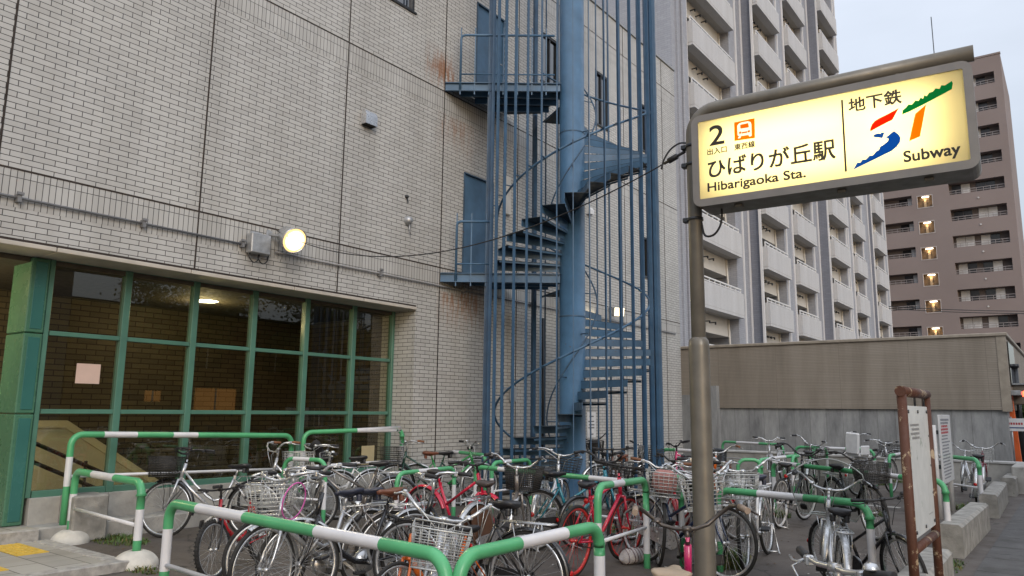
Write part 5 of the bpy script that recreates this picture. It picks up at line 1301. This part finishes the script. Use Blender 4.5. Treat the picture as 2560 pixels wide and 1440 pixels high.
B('silver bicycle with brown grips and pink cloth in its wire basket', (1655, 1158), 'H', 263, frame='step', col='silver', bars='rise', basket='wire', grip=M_gripn, extra=bag(mat('pink_cloth', (.38, .18, .16), .9, bmp=.4)), steer=3, lean=-4)
B('black bicycle behind the stair column facing the camera', (1482, 1093), 'H', 268, frame='loop', col='black', bars='bow', bar_col='black', basket='black', extra=bag(M_black), steer=2)
B('bicycle with a brown child saddle behind the stair cage', (1530, 1118), 'H', 250, frame='step', col='brown', bars='flat', bar_col='black', seat=M_sadb, steer=10)
B('dark bicycle against the tiled wall behind the stair bars', (1598, 1108), 'H', 30, frame='step', col='black', bars='flat', basket='black', steer=-14)
B('green bicycle with brown saddle against the tiled pier', (1078, 1132), 'S', 8, frame='mixte', col='lime', bars='rise', seat=M_sadb, grip=M_gripb, rack=False, sport=False, steer=20)
B('bright green bicycle with high black saddle left of the stairs', (1163, 1119), 'S', 196, frame='diamond', col='lime', bars='city', basket='wire', seat=M_sad, sport=True, rack=False, steer=-20, extra=bag(mat('white_bag', (.55, .55, .52), .8, bmp=.5)))
B('bicycle with chrome bars behind the teal bicycle', (1398, 1132), 'H', 74, frame='step', col='silver', bars='city', basket='black', seat=M_sad, steer=-10)
B('bicycle with brown grips behind the left end of the small rail', (694, 1118), 'H', 214, frame='step', col='silver', bars='bow', grip=M_gripn, steer=8)
B('dark bicycle squeezed between the pink ringed basket and the small rail', (806, 1186), 'H', 220, frame='loop', col='black', bars='bow', seat=M_sadb, steer=-8)
B('dark flat bar bicycle behind the red rimmed bicycle', (1562, 1170), 'H', 38, frame='diamond', col='black', bars='flat', bar_col='black', sport=True, rack=False, guard=False, fender='black', steer=-6, s=.86)
B('small red bicycle half hidden behind the sign pole', (1772, 1332), 'F', 285, frame='step', col='red', bars='city', fender='red', s=.9, steer=6)
B('silver bicycle with wire basket between the sign pole and the orange bicycle', (1752, 1178), 'H', 262, frame='step', col='silver', bars='bow', basket='wire', steer=-6)
B('black bicycle low behind the nearest lower rail', (1316, 1444), 'R', 152, frame='step', col='black', bars='city', seat=M_sad, guard=M_black, fender='black', steer=5)
# white bundle in a net lying under the red rimmed bicycle
p = G(1590, 1408); t = thing('cloth_bundle', 'rolled white cloth bundle lying on the asphalt by the red rimmed wheel', 'bundle', p, RAD(70)); mb = MB(); r9 = random.Random(9)
mb.tube([V((-.20+.04*i, .008*sin(i*2.1), .075+.006*cos(i*3))) for i in range(11)], [.035, .065, .075, .07, .078, .072, .078, .07, .074, .062, .03], 14); mb.build('cloth', mat('white_cloth', (.55, .52, .52), .9, var=.2, scale=14, bmp=.8), t)
mb = MB()
for i in range(9): x = -.16+.04*i; mb.tube([V((x+.01*sin(2*pi*q/16*2), .083*cos(2*pi*q/16), .08+.078*sin(2*pi*q/16))) for q in range(16)], .003, 4, closed=True)
mb.build('net', mat('dark_red_net', (.10, .015, .02), .7), t)

# ------------------------------------------------------------------ weeds
def weeds(cx, cy, rx, ry, n, h, seed, z=0):
    r = random.Random(seed); mb = MB()
    for i in range(n):
        a = r.random()*2*pi; q = math.sqrt(r.random()); x, y = cx+rx*q*cos(a), cy+ry*q*sin(a); hh = h*(.4+r.random()*.8)*(1.1-q*.6); d = r.random()*2*pi; w = .003+.006*r.random()
        l = V((cos(d), sin(d), 0)); sdv = V((-sin(d), cos(d), 0))*w; b = V((x, y, z-.005)); m = b+l*hh*.25+V((0, 0, hh*.6)); e = b+l*hh*(.6+r.random()*.4)+V((0, 0, hh*(.8+.3*r.random())))
        mb.quad(b-sdv, b+sdv, m+sdv*.9, m-sdv*.9, 0 if r.random() < .7 else 1); mb.poly([m-sdv*.9, m+sdv*.9, e], mb.m[-1])
        if r.random() < .35:
            for k in range(3):
                f = m+l*.01*k+V((r.uniform(-.02, .02), r.uniform(-.02, .02), r.uniform(-.03, .02))); u = V((r.uniform(-1, 1), r.uniform(-1, 1), r.uniform(-.3, .6))).normalized()*(.012+.012*r.random()); v2 = u.cross(V((0, 0, 1)))*.6
                mb.quad(f, f+u*.5+v2*.5, f+u, f+u*.5-v2*.5, mb.m[-1])
    return mb
M_grass2 = mat('dry_grass', (.17, .15, .05), .7, var=.3, scale=3)
WD = [(G(275, 1322), .6, .22, 1500, .19), (G(300, 1352), .5, .25, 500, .08), (G(1815, 1412), .28, .30, 700, .2), (G(1945, 1292), .2, .15, 260, .16), (G(2195, 1290), .15, .12, 160, .12), (G(2195, 1212), .3, .15, 220, .12),
      (G(2440, 1275), .35, .4, 300, .14), (G(2375, 1330), .12, .6, 260, .12), (G(1390, 1285), .3, .3, 350, .2), (G(640, 1240), .5, .15, 300, .12), (G(1560, 1330), .5, .25, 260, .12), (G(2230, 1205), .3, .2, 180, .12), (G(440, 1270), .6, .12, 240, .09), (G(1250, 1200), 1.0, .2, 300, .1), (G(350, 1425), .3, .12, 160, .06), (G(2380, 1420), .1, .5, 150, .07)]
mb = MB()
for i, (p, rx, ry, n, h) in enumerate(WD):
    q = weeds(p.x, p.y, rx, ry, n, h, 40+i); k = len(mb.v); mb.v += q.v; mb.f += [tuple(k+j for j in f) for f in q.f]; mb.m += q.m; mb.s += q.s
tag(mb.build('weeds', [M_grass, M_grass2]), 'patches of green weeds growing from cracks in the asphalt', 'weeds', kind='stuff')
# litter and leaves
mb = MB(); r4 = random.Random(12)
for i in range(170):
    p = G(r4.uniform(120, 2200), r4.uniform(1290, 1436)); a = r4.random()*6; s_ = .008+.018*r4.random(); u = V((cos(a), sin(a), 0))*s_; w = V((-sin(a), cos(a), r4.uniform(-.2, .4)))*s_*.6
    z = V((0, 0, .006)); mb.quad(p-u+z, p-w+z, p+u+z+V((0, 0, .004)), p+w+z, 0 if r4.random() < .65 else 1)
tag(mb.build('leaf_litter', [mat('dry_leaf', (.13, .075, .035), .8, var=.4, scale=30), mat('paper_scrap', (.5, .48, .44), .8)]), 'dry leaves and scraps scattered on the asphalt', 'litter', kind='stuff')

# ------------------------------------------------------------------ trees, shrub and houses across the street (seen in the glazing)
M_leaf = mat('tree_leaf', (.045, .085, .022), .55, var=.4, scale=1.2); M_leaf2 = mat('tree_leaf_pale', (.075, .12, .03), .55, var=.4, scale=1.2); M_bark = mat('bark', (.07, .05, .035), .9, var=.3, scale=8)
def tree(label, x, y, h, rad, seed, n, ls=.13, trunk=True, name='street_tree', cat='tree'):
    r = random.Random(seed); t = thing(name, label, cat, (x, y, 0)); mb = MB(); tips = []
    mb.tube([V((0, 0, -.1)), V((.08, .05, h*.3)), V((-.05, .1, h*.62))], [.14, .11, .06], 8)
    for i in range(9):
        a = i*2.4; z = h*(.3+.05*i); q = V((0, .05, z)); e = V((cos(a)*rad*(.5+.4*r.random()), sin(a)*rad*(.5+.4*r.random()), z+h*(.12+.18*r.random()))); mb.tube([q, q.lerp(e, .5)+V((0, 0, .15)), e], [.05, .035, .015], 6); tips += [e, q.lerp(e, .6), e+V((r.uniform(-.5, .5), r.uniform(-.5, .5), r.uniform(0, .6)))*rad*.5]
    mb.build('trunk', M_bark, t)
    mb = MB()
    for i in range(n):
        c = r.choice(tips); d = V((r.gauss(0, 1), r.gauss(0, 1), r.gauss(0, .7)))*rad*.2; p = c+d; u = V((r.uniform(-1, 1), r.uniform(-1, 1), r.uniform(-1, .5))).normalized()*ls*(.6+r.random()*.7); w = u.cross(V((r.uniform(-1, 1), r.uniform(-1, 1), 1))).normalized()*ls*.35
        mb.quad(p, p+u*.5+w, p+u, p+u*.5-w, 0 if r.random() < .6 else 1)
    mb.build('crown', [M_leaf, M_leaf2], t); return t
tree('leafy street tree across the road, seen in the left panes', 8.6, 16.6, 8.6, 2.3, 5, 9000, .16)
tree('second leafy street tree across the road, seen in the right panes', 8.8, 23.0, 8.2, 2.2, 8, 8000, .16)
tree('green shrub beyond the orange post at the right edge', WY(2562, 1080, 26.5).x, 26.5, 2.1, .8, 11, 3800, .12, name='shrub', cat='shrub')
def LW(px, py, w, h):
    q = WX(px, py, XG*2-10.2); return (q.y-w, q.y+w, q.z-h, q.z+h, .12)
M_hbr = tile('house_brick', (.20, .085, .04), (.15, .06, .03), (.08, .06, .05), .22, .07, .006, dirt=.3, rough=.8)
M_hgr = mat('house_grey', (.10, .10, .125), .8, var=.1, scale=.6)
def house(name, label, x0, x1, y0, y1, h, mt, win):
    t = thing(name, label, 'building', (x0, (y0+y1)/2, 0)); o = (-x0, -(y0+y1)/2, 0); mb = MB()
    mb.holed((x0, 0, 0), (0, 1, 0), (0, 0, 1), (-1, 0, 0), (y0, y1), (0, h), win, .12)
    mb.quad((x0, y0, 0), (x1, y0, 0), (x1, y0, h), (x0, y0, h)); mb.quad((x1, y1, 0), (x0, y1, 0), (x0, y1, h), (x1, y1, h)); mb.quad((x0, y0, h), (x1, y0, h), (x1, y1, h), (x0, y1, h)); mb.quad((x1, y0, 0), (x1, y1, 0), (x1, y1, h), (x1, y0, h))
    link('wall', mb.mesh('wall', mt, True), t, o)
    mb = MB(); mb.box(x0-.12, x1, y0-.1, y1+.1, h, h+.14); link('roof_edge', mb.mesh('roof_edge', M_alu), t, o)
    for w in win:
        mb = MB(); mb.box(x0+.06, x0+.12, w[0], w[1], w[2], w[3], 2 if len(w) > 4 else 0); mb.box(x0+.02, x0+.06, (w[0]+w[1])/2-.03, (w[0]+w[1])/2+.03, w[2], w[3], 1); link('window', mb.mesh('window', [M_bgl, M_pit, emis('lit_house_window', (1, .45, .12), .28)]), t, o)
house('brick_house', 'brown brick house across the road, seen only in the glazing', 10.2, 19, 12.5, 29, 5.5, M_hbr, [(17.5, 18.9, 3.2, 4.4), (21, 22.4, 3.2, 4.4), (24.5, 26, 1, 2.4), LW(540, 1000, 1.0, .5), LW(383, 990, .35, .22)])
house('grey_block', 'dark grey block across the road, seen only in the glazing', 9.6, 18, 4.5, 12.2, 9.0, M_hgr, [(10.9, 11.6, 4.9, 5.6), (7, 8.4, 3, 4.4), (7, 8.4, 6, 7.4)])
for k, (y, h) in enumerate(((22.4, 9.5), (25.6, 9.0))):
    t = thing('utility_pole', ('dark utility pole across the road near the second tree', 'dark utility pole across the road past the second tree')[k], 'pole', (7.9, y, 0)); mb = MB(); mb.tube([V((0, 0, -.1)), V((0, 0, h))], [.16, .11], 10); mb.bar((0, -.8, h-.6), (0, .8, h-.6), .08, .08); mb.bar((0, -.6, h-1.2), (0, .6, h-1.2), .08, .08); mb.build('pole', M_alu, t)
t = thing('street_wires', 'bundle of wires strung along the far side of the road', 'wires', (7.9, 10, 8)); mb = MB()
for z, dy in ((-.1, 0), (-.7, .15), (-1.4, .3)): mb.tube([V((dy, -25+2.0*i, z+.012*(i-15)**2*.06)) for i in range(36)], .018, 5)
mb.build('cable', M_black, t)
